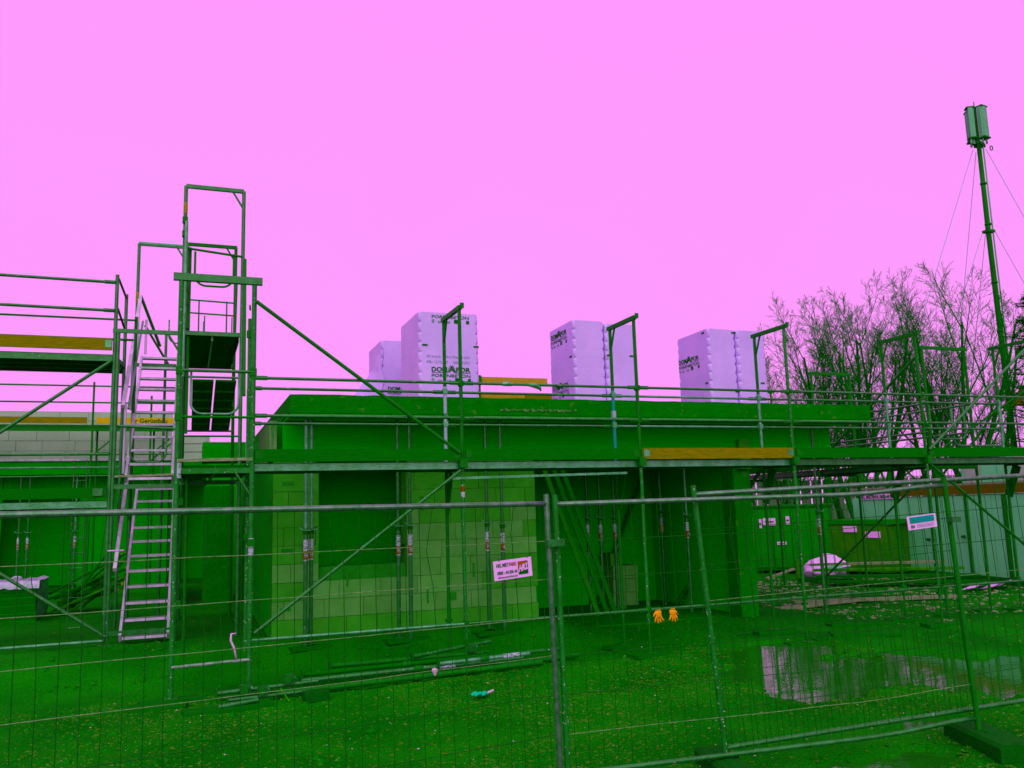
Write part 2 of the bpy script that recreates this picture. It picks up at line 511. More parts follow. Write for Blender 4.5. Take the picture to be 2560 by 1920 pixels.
def scatter(n, xr, yr, smin, smax, seed, elong=1.0, flat=0.5, dens=None):
    rg = np.random.default_rng(seed)
    base = np.array([(1, 0, 0), (0, 1, 0), (-1, 0, 0), (0, -1, 0), (0, 0, 1)], float)
    fc = [(0, 1, 4), (1, 2, 4), (2, 3, 4), (3, 0, 4)]
    vs, fs = [], []
    k = 0
    while k < n:
        x = rg.uniform(*xr); y = rg.uniform(*yr)
        if dens is not None and rg.random() > dens(x, y):
            continue
        z = ground_z(x, y)
        if z < WATER_Z - 0.002:
            k += 1
            continue
        s_ = smin + (smax - smin) * rg.random() ** 3
        a = rg.uniform(0, 6.28); ca, sa = math.cos(a), math.sin(a)
        p = base * rg.uniform(0.6, 1.3, (5, 1)) * (s_ * elong, s_, s_ * flat)
        q = np.stack([p[:, 0] * ca - p[:, 1] * sa + x, p[:, 0] * sa + p[:, 1] * ca + y, p[:, 2] + z - 0.001], 1)
        n0 = len(vs)
        vs += [tuple(t) for t in q]
        fs += [(i + n0, j + n0, l + n0) for i, j, l in fc]
        k += 1
    b = MB(); b.v = vs; b.f = fs
    return b


def gden(x, y):
    return 0.25 + 0.75 * sstep(-0.15, 0.35, noise.noise(Vector((x * 0.6, y * 0.6, 9.0))) + 0.15)


o = scatter(46000, (-3.2, 8.0), (-6.0, 0.2), 0.0045, 0.017, 3, 1.6, 0.6, gden).build('gravel', CHIP); o['kind'] = 'stuff'
tag(o, 'wet olive gravel and wood chips strewn over the site ground', 'gravel')
o = scatter(2600, (-4, 16), (-5.5, 8), 0.006, 0.022, 5, 2.0, 0.4).build('litter', LEAF); o['kind'] = 'stuff'
tag(o, 'small brown leaves and splinters scattered on the wet ground', 'litter')
o = scatter(170, (-2.5, 9), (-6, 1), 0.006, 0.016, 6, 1.6, 0.6).build('paper_scraps', BITS); o['kind'] = 'stuff'
tag(o, 'tiny pale scraps of rubbish scattered on the wet ground', 'scraps')
o = scatter(1500, (9.5, 18), (0.5, 8.5), 0.02, 0.07, 8, 1.6, 0.5).build('rubble', PALE_WOOD); o['kind'] = 'stuff'
tag(o, 'pale rubble strewn on the ground in front of the containers', 'rubble')

CLOD = mat('muddy_stone', (0.001, 0.15, 0.001), (0.0005, 0.10, 0.0005), 0.9, 0.02, 30, spots=(0.06, 0.15, 0.02), spot_scale=12, spot_lo=0.62)
o = scatter(5200, (-4, 13), (-5.8, 3.0), 0.012, 0.045, 21, 1.25, 0.75).build('stones', CLOD); o['kind'] = 'stuff'
tag(o, 'muddy stones and clods lying all over the wet ground', 'stones')

# ------------------------------------------------------------------ main building
FLOOR_Z = 0.34
bld = thing('masonry_building', (5.4, 6, 0), 'half built block building with thick overhanging concrete roof slab behind the scaffold', 'building')
# roof slab with a ragged upper edge
b = MB()
X0, X1, Y0, Y1, Z0, Z1 = 0.55, 10.32, 1.15, 9.6, 3.35, 3.60
N = 60
top = []
for i in range(N + 1):
    x = X0 + (X1 - X0) * i / N
    top.append((x, Z1 + 0.012 * noise.noise(Vector((x * 3, 0, 0))) + 0.006 * noise.noise(Vector((x * 11, 0, 4)))))
for i in range(N):
    (xa, za), (xb, zb) = top[i], top[i + 1]
    b.quad((xa, Y0, Z0), (xb, Y0, Z0), (xb, Y0, zb), (xa, Y0, za))
    b.quad((xa, Y0, za), (xb, Y0, zb), (xb, Y1, zb), (xa, Y1, za))
    b.quad((xa, Y1, Z0), (xa, Y1, za), (xb, Y1, zb), (xb, Y1, Z0))
    b.quad((xa, Y0, Z0), (xa, Y1, Z0), (xb, Y1, Z0), (xb, Y0, Z0))
b.quad((X0, Y0, Z0), (X0, Y0, top[0][1]), (X0, Y1, top[0][1]), (X0, Y1, Z0))
b.quad((X1, Y0, Z0), (X1, Y1, Z0), (X1, Y1, top[-1][1]), (X1, Y0, top[-1][1]))
slab = b.build('roof_slab', CONCRETE, bld)
slab['label'] = 'thick dark roof slab with ragged upper edge'
box('drip_edge', (5.43, 1.32, 3.325), (9.74, 0.30, 0.05), SHADE_LIFT, slab)
box('brightened_soffit', (5.43, 5.5, 3.338), (9.72, 7.9, 0.02), SOFFIT_LIFT, slab)  # thin added sheet whose lighter colour brightens the shaded underside
b = MB()
for i in range(26):
    x = 3.55 + 1.15 * i / 25
    b.box((x, 1.146, 3.425 + 0.008 * math.sin(i * 2.1)), (0.07, 0.014, 0.012 + 0.012 * rnd.random()), rot=Euler((0, rnd.uniform(-.3, .3), 0)).to_matrix())
b.build('cement_spill', STREAK, slab)
# ring beam
box('ring_beam', (5.35, 2.12, 3.03), (9.6, 0.24, 0.56), SHADE_LIFT, bld)  # beam colour lightened against the shade of the overhang
box('ring_beam', (0.56, 5.9, 3.03), (0.24, 7.2, 0.56), SHADE_LIFT, bld)
# front block wall with window opening
wall = box('wall', (2.40, 2.17, 1.54), (3.92, 0.20, 0.001), MORTAR, bld)
wl = MB()
for (xa, xb, za, zb) in ((0.42, 1.05, .36, 2.75), (1.05, 2.32, .36, 1.27), (2.32, 4.36, .36, 2.75)):
    wl.box(((xa + xb) / 2, 2.165, (za + zb) / 2), (xb - xa - 0.004, 0.29, zb - za))
wm = wl.build('mortar_core', MORTAR, bld)


def courses(parent, mat_of, x0, x1, z0, z1, y, hole=None, bl=0.5, bh=0.25, th=0.04, gap=0.006, seed=1, jit=0.004):
    rg = random.Random(seed)
    z = z0; row = 0
    while z < z1 - 0.02:
        h = min(bh, z1 - z)
        x = x0 - (bl / 2 if row % 2 else 0) - rg.uniform(0, .12)
        while x < x1 - 0.01:
            L = bl * rg.uniform(0.85, 1.2)
            a, c = max(x, x0), min(x + L, x1)
            x += L
            parts = [(a, c)]
            if hole and z + h > hole[2] + 0.03 and z < hole[3] - 0.03:
                parts = []
                if a < hole[0]:
                    parts.append((a, min(c, hole[0])))
                if c > hole[1]:
                    parts.append((max(a, hole[1]), c))
            for (p, q) in parts:
                if q - p > 0.05:
                    box('block', ((p + q) / 2, y - th / 2 + rg.uniform(-jit, jit), z + h / 2), (q - p - gap, th, h - gap), mat_of(z, p), parent)
        z += h; row += 1


courses(wm, lambda z, x: BLOCK_DAMP_SHADE if (z < 0.5 or z > 2.0 or (x < 1.0 and z > 1.3 and rnd.random() < .6)) else (BLOCK if rnd.random() < .8 else BLOCK_DAMP_SHADE), 0.42, 4.36, 0.33, 2.75, 2.02, hole=(1.05, 2.32, 1.27, 2.9), seed=3)  # upper courses carry the slab's shade in their colour
# chases, dark slots in the joints
for (x, z, dx, dz) in ((3.33, 1.12, 0.03, 0.20), (1.45, 1.1, 0.03, 0.22), (2.55, 2.13, 0.05, 0.2), (0.62, 2.45, 0.16, 0.05), (0.62, 1.52, 0.16, 0.05), (0.6, 0.72, 0.14, 0.04), (3.0, 0.76, 0.10, 0.11), (2.62, 0.78, 0.02, .2)):
    box('wall_chase', (x, 1.976, z), (dx, 0.012, dz), MORTAR, wm)
# window reveal
box('window_jamb', (1.03, 2.16, 2.0), (0.04, 0.33, 1.46), BLOCK_DAMP_SHADE, bld)
box('window_jamb', (2.335, 2.16, 2.0), (0.03, 0.33, 1.46), BLOCK_DAMP_SHADE, bld)
# side wall, interior, foundation
box('side_wall', (0.56, 6.0, 1.55), (0.25, 7.3, 2.42), CONC_DARK, bld)
box('streaked_parapet', (0.42, 3.0, 3.05), (0.10, 1.9, 0.58), STREAK, bld)
box('inner_wall', (2.4, 3.5, 1.75), (3.6, 0.2, 2.8), SHADE_LIFT, bld)  # room wall set forward and lightened so the window stays less dark
box('inner_wall', (4.34, 4.2, 1.75), (0.2, 3.75, 2.8), SHADE_LIFT, bld)
box('back_wall', (6.4, 5.3, 1.65), (4.1, 0.2, 3.1), SHADE_LIFT, bld)  # set forward, its colour lifts the shade in the open bay
box('pier', (8.22, 2.2, 1.62), (0.34, 0.34, 3.1), CONCRETE, bld)
box('pier', (8.36, 5.1, 1.62), (0.24, 5.4, 3.1), SHADE_LIFT, bld)  # lightened to lift the shade on its inner face
box('pier', (10.0, 4.6, 1.62), (0.16, 0.16, 3.15), CONC_DARK, bld)
box('corbel', (8.24, 1.98, 2.82), (0.22, 0.14, 0.5), BLOCK_DAMP_SHADE, bld)
box('floor_slab', (2.4, 5.0, 0.33), (4.0, 5.6, 0.08), CONC_DARK, bld)
box('floor_slab', (6.5, 5.6, 0.06), (4.2, 6.6, 0.10), CONCRETE, bld)

# ------------------------------------------------------------------ wrapped block packs on the slab


def pack(x0, x1, y0, y1, h, label, logos, torn=False, slots=()):
    z0 = 3.60
    cx, cy = (x0 + x1) / 2, (y0 + y1) / 2
    t = thing('block_pack', (cx, cy, z0), label, 'block pack', 'wrapped packs of blocks on the roof slab')
    hx, hy = (x1 - x0) / 2, (y1 - y0) / 2
    b = MB()
    # pallet
    for i in (-1, 0, 1):
        box('pallet_foot', (cx + i * (hx - .06), cy, z0 + 0.045), (0.10, 2 * hy - .04, 0.09), PALLET, t)
    box('pallet_deck', (cx, cy, z0 + 0.1), (2 * hx - .02, 2 * hy - .02, 0.025), PALLET, t)
    zb = z0 + 0.113
    L = 9
    rings = []
    for i in range(L * 4 + 1):
        z = zb + (h - 0.113) * i / (L * 4)
        ph = i % 4
        pinch = 0.019 if ph == 0 else (0.004 if ph in (1, 3) else 0.0)
        bul = 0.0
        if i in (0, L * 4):
            pinch = 0.02
        ring = []
        c = 0.035 + pinch
        for (sx, sy) in ((-1, -1), (1, -1), (1, 1), (-1, 1)):
            A = (sx * (hx + bul - c), sy * (hy + bul)); B = (sx * (hx + bul), sy * (hy + bul - c))
            mid = (sx * (hx + bul - c * 0.30 - pinch * .5), sy * (hy + bul - c * 0.30 - pinch * .5))
            seq = [A, mid, B] if sx * sy < 0 else [B, mid, A]
            ring += seq
        # wobble of the film
        ring = [(p[0] + 0.006 * noise.noise(Vector((p[0] * 5 + cx, z * 1.5, p[1] * 5))), p[1] + 0.006 * noise.noise(Vector((p[1] * 5, z * 1.5, p[0] * 5 + 7 + cx)))) for p in ring]
        rings.append([(cx + p[0], cy + p[1], z + (0.012 * noise.noise(Vector((p[0] * 4, p[1] * 4, cx))) if i == L * 4 else 0)) for p in ring])
    n = 12
    b.v = [p for r_ in rings for p in r_]
    for i in range(len(rings) - 1):
        for k in range(n):
            b.f.append((i * n + k, i * n + (k + 1) % n, (i + 1) * n + (k + 1) % n, (i + 1) * n + k))
    b.f.append(tuple((len(rings) - 1) * n + k for k in range(n)))
    b.f.append(tuple(reversed(range(n))))
    wrap = b.build('plastic_wrap', PLASTIC, t, smooth=False)
    for (face, a0, zt, wd, full) in logos:
        if face == 'front':
            org = lambda a, z: (x0 + a, y0 - 0.006, z)
            ax = (1, 0, 0)
        else:
            org = lambda a, z: (x0 - 0.006, y1 - a, z)
            ax = (0, -1, 0)
        up = (0, 0, 1)
        k = wd / 0.62
        zt = z0 + zt
        if full:
            put_text('lettering', 'DOM', org(a0, zt), ax, up, 0.245 * k, 0.075 * k, PRINT, wrap, .03)
            put_text('lettering', 'A', org(a0 + .262 * k, zt - .006), ax, up, 0.115 * k, 0.10 * k, PRINT, wrap, .03)
            put_text('lettering', 'POR', org(a0 + .39 * k, zt), ax, up, 0.23 * k, 0.075 * k, PRINT, wrap, .03)
            decal('logo_bar', org(a0, zt - .018), ax, up, .25 * k, .007, PRINT, wrap)
            decal('logo_bar', org(a0 + .37 * k, zt - .018), ax, up, .25 * k, .007, PRINT, wrap)
            o2 = Vector(org(a0 + .245 * k, zt - .018)); axv = Vector(ax)
            for s2 in (0, 1):
                p = o2 + axv * (s2 * .15 * k); q = Vector(org(a0 + (.30 if s2 == 0 else .335) * k, zt + .105 * k))
                span('logo_roof', p, q, .006, .010, PRINT, wrap, up=axv.cross(Vector(up)))
        put_text('lettering', 'PORENBETON', org(a0, zt - .082 * (k if k > .8 else .9)), ax, up, 0.62 * k, 0.048 * k, PRINT, wrap, .012)
        for j, (ia, iw, ih) in enumerate(((0.0, .04, .055), (.10, .06, .03), (.24, .065, .03), (.37, .065, .062), (.575, .05, .055))):
            decal('pictogram', org(a0 + ia * k, zt - .16), ax, up, iw * k, ih, PRINT if j in (3, 4) else MATS['fade'], wrap)
    for (face, a, z) in slots:
        c = (x0 + a, y0 - 0.004, z0 + z) if face == 'front' else (x0 - 0.004, y1 - a, z0 + z)
        d = (0.09, 0.012, 0.028) if face == 'front' else (0.012, 0.09, 0.028)
        box('slot', c, d, PRINT, wrap)
    return t, wrap


mat('fade', (0.06, 0.16, 0.12), (0.3, 0.22, 0.45), 0.6, 0.1, 60)
pk, wr = pack(2.73, 3.74, 2.72, 3.98, 1.60, 'tall white wrapped block pack with code number print beside a torn shorter pack', (('front', .205, .627, .655, True), ('front', .22, 1.595, .63, False)), slots=(('front', .10, 1.06), ('front', .97, 1.06)))
for (s_, z, a, wd) in (('PP 4-0,55  599x175x249 AFS', .85, .13, .72), ('PB-1272-00    20051251', .765, .13, .72)):
    put_text('lettering', s_, (2.73 + a, 2.714, 3.60 + z), (1, 0, 0), (0, 0, 1), wd, .045, MATS['fade'], wr, 0)
pk, wr = pack(2.64, 3.62, 5.15, 6.35, 1.60, 'torn white wrapped block pack with loose film, behind the taller pack', (('front', .12, .66, .58, True),), slots=(('side', .9, 1.2),))
# loose torn film on its left side
b = MB()
gx, gz = 10, 14
for j in range(gz + 1):
    for i in range(gx + 1):
        u_, v_ = i / gx, j / gz
        x = 2.66 - (0.80 * (1 - v_) ** 0.9 + .05) * (1 - u_)
        y = 5.13 + 0.55 * (1 - u_) * (0.6 + .4 * v_)
        z = 3.62 + 1.45 * v_ * (0.75 + 0.25 * u_)
        k = noise.noise(Vector((u_ * 5, v_ * 6, 1.0))) * 0.07
        b.v.append((x + k, y - k * .5, z + k * .4))
for j in range(gz):
    for i in range(gx):
        b.f.append((j * (gx + 1) + i, j * (gx + 1) + i + 1, (j + 1) * (gx + 1) + i + 1, (j + 1) * (gx + 1) + i))
b.build('loose_film', PLASTIC, pk, smooth=True)
pk, wr = pack(5.46, 6.055, 2.70, 3.75, 1.60, 'white wrapped block pack with printed side, standing against a plain pack above the teal post', (('side', .10, .48, .68, True), ('side', .10, 1.42, .68, True)), slots=(('side', .92, .98),))
pk, wr = pack(6.065, 6.67, 2.68, 3.75, 1.56, 'plain white wrapped block pack behind the frame with the teal post', (), slots=(('front', .06, 1.0), ('front', .5, 1.0)))
pk, wr = pack(8.16, 8.75, 2.68, 3.75, 1.57, 'white wrapped block pack with one printed mark at mid height on its side', (('side', .04, 1.06, .70, True),), slots=(('side', .92, 1.52), ('side', .95, .58), ('front', .56, 1.52), ('front', .56, .42)))
pk, wr = pack(8.76, 9.38, 2.64, 3.75, 1.56, 'plain white wrapped block pack next to the bare trees', (), slots=(('front', .50, .58),))

# timber guard boards on the slab between packs
t = thing('timber_guard_rail', (5.5, 6.3, 3.6), 'fresh yellow timber guard boards on the slab between two wrapped packs', 'guard rail')
box('board', (5.6, 6.3, 4.675), (1.75, 0.05, 0.155), TIMBER, t)
box('board', (5.35, 6.3, 4.34), (1.2, 0.05, 0.15), TIMBER, t)
box('board', (6.3, 6.3, 4.34), (0.68, 0.05, 0.14), RAW_WOOD, t)
for x in (4.93, 6.8):
    bar('post', (x, 6.26, 3.58), (x, 6.26, 4.78), 0.03, G_DARK, t)
    box('bracket', (x, 6.24, 4.67), (0.09, 0.03, 0.2), G_DARK, t)

# ------------------------------------------------------------------ scaffold pieces
DECK = 2.62
R_T = 0.0242


def coupler(p, parent, m=None, s=0.062):
    return box('coupler', p, (s, s, s * 1.15), m or G_DARK, parent)


def jack(x, y, z0, z1, parent, pad=True, rz=0.0):
    j = bar('base_jack', (x, y, z0 + 0.05), (x, y, z1), 0.016, G_DARK, parent)
    box('base_plate', (x, y, z0 + 0.055), (0.15, 0.15, 0.012), G_DARK, j)
    box('jack_nut', (x, y, z1 - 0.03), (0.09, 0.05, 0.035), G_DARK, j)
    if pad:
        box('wood_pad', (x, y, z0 + 0.024), (0.62, 0.24, 0.05), OLD_WOOD, j, rz=rz)
    return j


def toe(p, q, z, m, parent, h=0.15):
    t_ = span('toe_board', (p[0], p[1], z + h / 2), (q[0], q[1], z + h / 2), 0.03, h, m, parent)
    d = (Vector(q) - Vector(p)).normalized()
    for e_, s_ in ((Vector(p), 1), (Vector(q), -1)):
        c = e_ + d * s_ * 0.05
        box('end_fitting', (c.x, c.y, z + h * .55), (0.085 if abs(d.x) > .5 else 0.036, 0.085 if abs(d.y) > .5 else 0.036, h * .62), G_LIGHT if m is RAW_WOOD else G_DARK, t_)
    return t_


def guard(p, q, m, parent, r=0.0185):
    """tube with flattened wedge ends"""
    p, q = Vector(p), Vector(q)
    d = (q - p).normalized()
    g = bar('guard_rail', p + d * .03, q - d * .03, r, m, parent)
    for c, s_ in ((p, 1), (q, -1)):
        span('flat_end', c + d * s_ * .015, c + d * s_ * .16, 0.020, 0.05, G_DARK, g)
    return g


def deck_run(p, q, z, wdir, wd, m_edge, parent, n=2):
    p, q, wdir = Vector(p), Vector(q), Vector(wdir)
    for i in range(n):
        c = wdir * (wd * (i + .5) / n)
        d_ = span('deck', Vector((p.x, p.y, z - .02)) + c, Vector((q.x, q.y, z - .02)) + c, wd / n - .012, 0.035, OLD_WOOD, parent)
        for k in (0.02, 0.98):
            e_ = wdir * (wd * (i + k) / n)
            span('deck_edge', Vector((p.x, p.y, z - .055)) + e_, Vector((q.x, q.y, z - .055)) + e_, 0.012, 0.085, m_edge, d_)


def frame(parent, A, B, z0, z1, m=G_STEEL, over=0.05, gus='B', cross=(), r=R_T, mB=None):
    """two posts joined by a top crossbar with a corner gusset"""
    A, B = Vector((A[0], A[1], 0)), Vector((B[0], B[1], 0))
    d = (B - A).normalized()
    f_ = bar('frame_post', A + V(0, 0, z0), A + V(0, 0, z1), r, m, parent)
    g_ = bar('frame_post', B + V(0, 0, z0), B + V(0, 0, z1), r, mB or m, parent)
    span('crossbar', A - d * over + V(0, 0, z1), B + d * over + V(0, 0, z1), 0.05, 0.055, m, f_)
    if gus:
        E, s_ = (B, -1) if gus == 'B' else (A, 1)
        bar('gusset', E + d * s_ * .17 + V(0, 0, z1), E + V(0, 0, z1 - .28), 0.015, m, f_)
    for zc in cross:
        span('crossbar', A + V(0, 0, zc), B + V(0, 0, zc), 0.045, 0.06, m, f_)
    return f_


# ------------------------------------------------------------------ facade scaffold along the building
sc = thing('facade_scaffold', (6.4, 0.36, 0), 'long steel scaffold with plank walkway along the block building', 'scaffold')
BAY = 2.57
for t_ in range(1, 6):
    x = BAY * t_
    up_in = {1: WHITE_PAINT, 2: TEAL, 3: G_LIGHT}.get(t_, G_LIGHT)
    bar('post', (x, 0, 0.42), (x, 0, DECK), R_T, PAINT_SPECK, sc)
    bar('post', (x, .73, 0.42), (x, .73, DECK), R_T, G_DARK, sc)
    jack(x, 0, ground_z(x, 0), 0.55, sc, rz=rnd.uniform(-.3, .3))
    jack(x, .73, ground_z(x, .73), 0.6, sc, rz=rnd.uniform(-.3, .3))
    p = bar('post', (x, 0, DECK), (x, 0, 4.62), R_T, PAINT_SPECK if t_ == 3 else G_DARK, sc)
    q = bar('post', (x, .73, DECK), (x, .73, 3.68), R_T, up_in, sc)
    bar('post', (x, .73, 3.68), (x, .73, 4.62), R_T, G_DARK, sc)
    if t_ == 2:
        box('paint_band', (x, .73, 3.33), (.052, .052, .10), WHITE_PAINT, q)
    if t_ == 1:
        box('spigot_band', (x, .73, 3.28), (.054, .054, .07), G_STEEL, q)
    cb = span('crossbar', (x, -.05, 4.62), (x, .79, 4.62), 0.05, 0.055, G_DARK, sc)
    bar('gusset', (x, .58, 4.60), (x, .73, 4.28), 0.015, G_DARK, cb)
    box('end_cap', (x + .02, -.06, 4.64), (.05, .02, .07), G_DARK, cb)
    span('crossbar', (x, 0, 2.53), (x, .73, 2.53), 0.045, 0.06, G_DARK, sc)
    span('frame_corner_plate', (x, .50, 2.50), (x, .73, 1.98), 0.016, 0.16, G_DARK, sc)
    for z in (DECK + 1.0, DECK + .55, 0.61):
        coupler((x, 0, z), sc)
    for z in (DECK + 1.0, DECK + .55):
        coupler((x, .73, z), sc, G_LIGHT)
    coupler((x, -.03, DECK - .03), sc, s=.10)
for i in range(5):
    xa, xb = BAY * i, BAY * (i + 1)
    for z in (DECK + 1.0, DECK + .55):
        guard((xa, -.03, z), (xb, -.03, z), G_STEEL, sc)
        guard((xa, .76, z - .01), (xb, .76, z - .01), G_STEEL if i != 2 else G_LIGHT, sc)
    toe((xa + .03, -.03), (xb - .03, -.03), DECK + .005, RAW_WOOD if i == 2 else OLD_WOOD, sc)
    deck_run((xa + .02, .03), (xb - .02, .03), DECK, (0, 1, 0), .68, G_LIGHT if i in (0, 1, 2) else G_STEEL, sc)
    guard((xa, -.03, .61), (xb, -.03, .61), G_STEEL if i else G_LIGHT, sc)
span('ledger', (2.4, -.03, 2.40), (4.9, -.03, 2.44), .03, .03, G_LIGHT, sc)
bar('brace', (0.02, -.06, 4.54), (2.52, -.06, 2.72), 0.0235, G_DARK, sc)
bar('brace', (0.05, -.06, 0.69), (2.53, -.06, 2.50), 0.0215, G_STEEL, sc)
bar('brace', (10.3, -.06, 2.74), (12.83, -.06, 4.58), 0.0215, G_STEEL, sc)
bar('brace', (10.3, -.06, 2.50), (12.83, -.06, 0.68), 0.0215, G_DARK, sc)
# hand of wrapped foil on the rail and taped tie
b = MB(); b.tube([(3.13, -.03, 3.62), (3.2, -.03, 3.625), (3.28, -.03, 3.62)], [.024, .032, .022], 7)
b.build('cable_tie', GLOVE_TEAL if False else G_LIGHT, sc)
b = MB(); b.tube([(3.5, -.03, 3.62), (3.6, -.03, 3.61), (3.66, -.03, 3.58), (3.68, -.03, 3.54)], [.02, .034, .026, .008], 7)
b.build('cable_tie', G_LIGHT, sc)
# stickers on posts
for (x, z) in ((2.57, 2.28),):
    s2 = bar('sticker', (x, 0, z - .12), (x, 0, z + .04), R_T + .002, STICKER, sc)
    bar('sticker_square', (x, 0, z - .05), (x, 0, z + .03), R_T + .0035, STICK_RED, s2)

# ------------------------------------------------------------------ stair tower at the building corner
tw = thing('stair_tower', (-0.8, 2.57, 0), 'tall steel stair tower scaffold with aluminium stairs at the building corner', 'stair tower')
R2 = 0.029
f0 = frame(tw, (-.82, 0), (0, 0), .06, 4.80, PAINT_SPECK, .09, None, (2.53,), R2)
box('crossbar_beam', (-.41, 0, 4.80), (1.0, .07, .085), G_STEEL, f0)
bar('gusset', (-.18, 0, 2.5), (0, 0, 2.22), 0.016, G_STEEL, f0)
span('toe_strip', (-.82, -.03, 2.65), (.0, -.03, 2.66), .03, .035, PALE_WOOD, f0)
bar('base_rail', (-.82, -.02, .385), (0, -.02, .40), .017, ALU_STEP, f0)
for x in (-.82, 0):
    jack(x, 0, ground_z(x, 0) - .02, .3, tw, rz=.2)
bar('guard_rail', (-.82, -.02, 3.69), (0.02, -.02, 3.69), .019, G_STEEL, tw)
bar('guard_rail', (-.82, -.02, 3.15), (0.02, -.02, 3.15), .015, G_DARK, tw)


def uguard(x0, x1, y, zt, zb, m, parent, r=.0135, rad=.13):
    pts = [(x0, y, zt)]
    for k in range(7):
        a = math.pi / 2 * k / 6
        pts.append((x0 + rad - rad * math.cos(a), y, zb + rad - rad * math.sin(a)))
    for k in range(7):
        a = math.pi / 2 * k / 6
        pts.append((x1 - rad + rad * math.sin(a), y, zb + rad - rad * math.cos(a)))
    pts.append((x1, y, zt))
    b_ = MB(); b_.tube(pts, r, 9)
    return b_.build('looped_guard', m, parent, smooth=True)


uguard(-.69, -.16, 0.02, 3.68, 3.19, G_LIGHT, tw)
f1 = frame(tw, (-.82, 2.57), (0, 2.57), .3, 6.88, G_STEEL, .0, 'B', (4.66, 2.5), .0275)
bar('yellow_band', (-.82, 2.57, 6.45), (-.82, 2.57, 6.62), .029, YELLOW_BAND, f1)
f2 = frame(tw, (-.79, 5.14), (.02, 5.14), .3, 6.78, G_DARK, .02, 'B', (4.6,), .0275)
bar('guard_rail', (-.80, 2.54, 5.92), (-.02, 2.54, 5.85), .018, G_DARK, tw)
uguard(-.67, -.13, 2.55, 5.88, 5.37, G_DARK, tw, .016, .16)
for z, xx in ((5.77, -.75), (5.54, -.75)):
    bar('guard_rail', (xx, 5.1, z), (.02, 5.1, z - .02), .014, G_DARK, tw)
for x in (-.58, -.12):
    bar('guard_stay', (x, 5.1, 5.77), (x, 5.1, 4.65), .012, G_DARK, tw)
for x in (-.48, -.02):
    bar('guard_stay', (x, 5.3, 5.54), (x, 5.3, 4.65), .010, G_DARK, tw)
# walkway decks of the tower
deck_run((-.79, 2.6), (-.79, 5.1), 4.66, (1, 0, 0), .76, G_STEEL, tw)
deck_run((-.79, .03), (-.79, 2.5), 2.60, (1, 0, 0), .76, G_STEEL, tw)
for i in range(2):
    xa = -.66 + i * .315
    d_ = span('hatch_panel', (xa + .14, 2.62, 3.98), (xa + .15, 5.0, 3.50), .29, .03, OLD_WOOD, tw)
    for k in range(1, 6):
        yk = 2.62 + 2.38 * k / 6; zk = 3.98 - .48 * k / 6
        span('hatch_batten', (xa, yk, zk - .03), (xa + .28, yk, zk - .03), .05, .03, G_DARK, d_)
bar('crossbar', (-.74, 2.58, 4.02), (.0, 2.58, 4.02), .016, G_STEEL, tw)
bar('crossbar', (-.72, 5.0, 3.47), (.02, 5.0, 3.47), .016, G_STEEL, tw)
bar('crossbar', (-.76, 3.0, 3.2), (.0, 3.0, 3.2), .014, G_DARK, tw)
# rising handrails on the tower's right side
bar('handrail', (-.02, 1.4, 3.6), (.03, 2.5, 5.8), .02, G_DARK, tw)
bar('handrail', (-.07, 3.5, 3.7), (-.02, 3.9, 5.9), .022, G_DARK, tw)
bar('inner_post', (0, .73, .4), (0, .73, 4.5), R_T, PAINT_SPECK, tw)
bar('inner_post', (.0, .80, 2.7), (.0, .80, 3.6), R_T, WHITE_PAINT, tw)
bar('inner_post', (-.82, .60, .4), (-.82, .60, 3.5), .022, G_STEEL, tw)
bar('inner_post', (-.80, 2.45, 4.0), (-.80, 2.45, 6.3), .024, G_LIGHT, tw)
bar('inner_post', (-.74, 2.60, 3.2), (-.74, 2.60, 5.95), .022, G_DARK, tw)
bar('inner_post', (-.70, 1.0, .35), (-.70, 1.0, 2.5), .02, G_DARK, tw)
bar('tie', (-.05, 0, 4.5), (0.0, .73, 4.62), .012, PALE_WOOD, tw)
for (x, y, z) in ((-.82, 2.5, 6.33), (-.82, 2.5, 6.12), (-.80, 2.5, 5.3), (-.80, 2.5, 5.1), (-.82, 0, 3.69), (0, 0, 3.69), (-.82, .0, 3.15), (0, .73, 4.3), (0, 0, 1.7), (-.78, .6, 2.2), (-.78, .6, 1.0), (0, .7, 1.75), (-.78, 2.5, 4.75)):
    coupler((x, y, z), tw, s=.075)
for x in (-.80, 0.0):
    bar('sticker', (x, -.002, 1.55 + .9 * (x < -.1)), (x, -.002, 1.75 + .9 * (x < -.1)), R2 + .002, STICKER, tw)
# left half of the tower
frame(tw, (-1.66, 2.57), (-.85, 2.57), .42, 4.65, G_STEEL, .07, 'B', (2.46, .5), .0275)
fl = frame(tw, (-1.57, 5.14), (-.80, 5.14), .3, 6.72, G_STEEL, .0, 'B', (4.6,), .0265)
bar('yellow_band', (-1.57, 5.14, 5.68), (-1.57, 5.14, 5.86), .028, YELLOW_BAND, fl)
box('crossbar_light', (-1.18, 5.135, 6.735), (.80, .055, .03), G_LIGHT, fl)
bar('post', (-1.10, 5.3, .3), (-1.10, 5.3, 5.2), .023, G_STEEL, tw)
bar('guard_rail', (-1.62, 2.55, 3.30), (-.85, 2.55, 3.26), .02, G_STEEL, tw)
uguard(-1.46, -.99, 2.6, 3.28, 2.80, G_STEEL, tw)
uguard(-1.05, -.5, 4.9, 5.35, 4.95, G_STEEL, tw, .012)
span('toe_strip', (-1.64, 2.53, 2.60), (-.86, 2.53, 2.62), .03, .03, PALE_WOOD, tw)


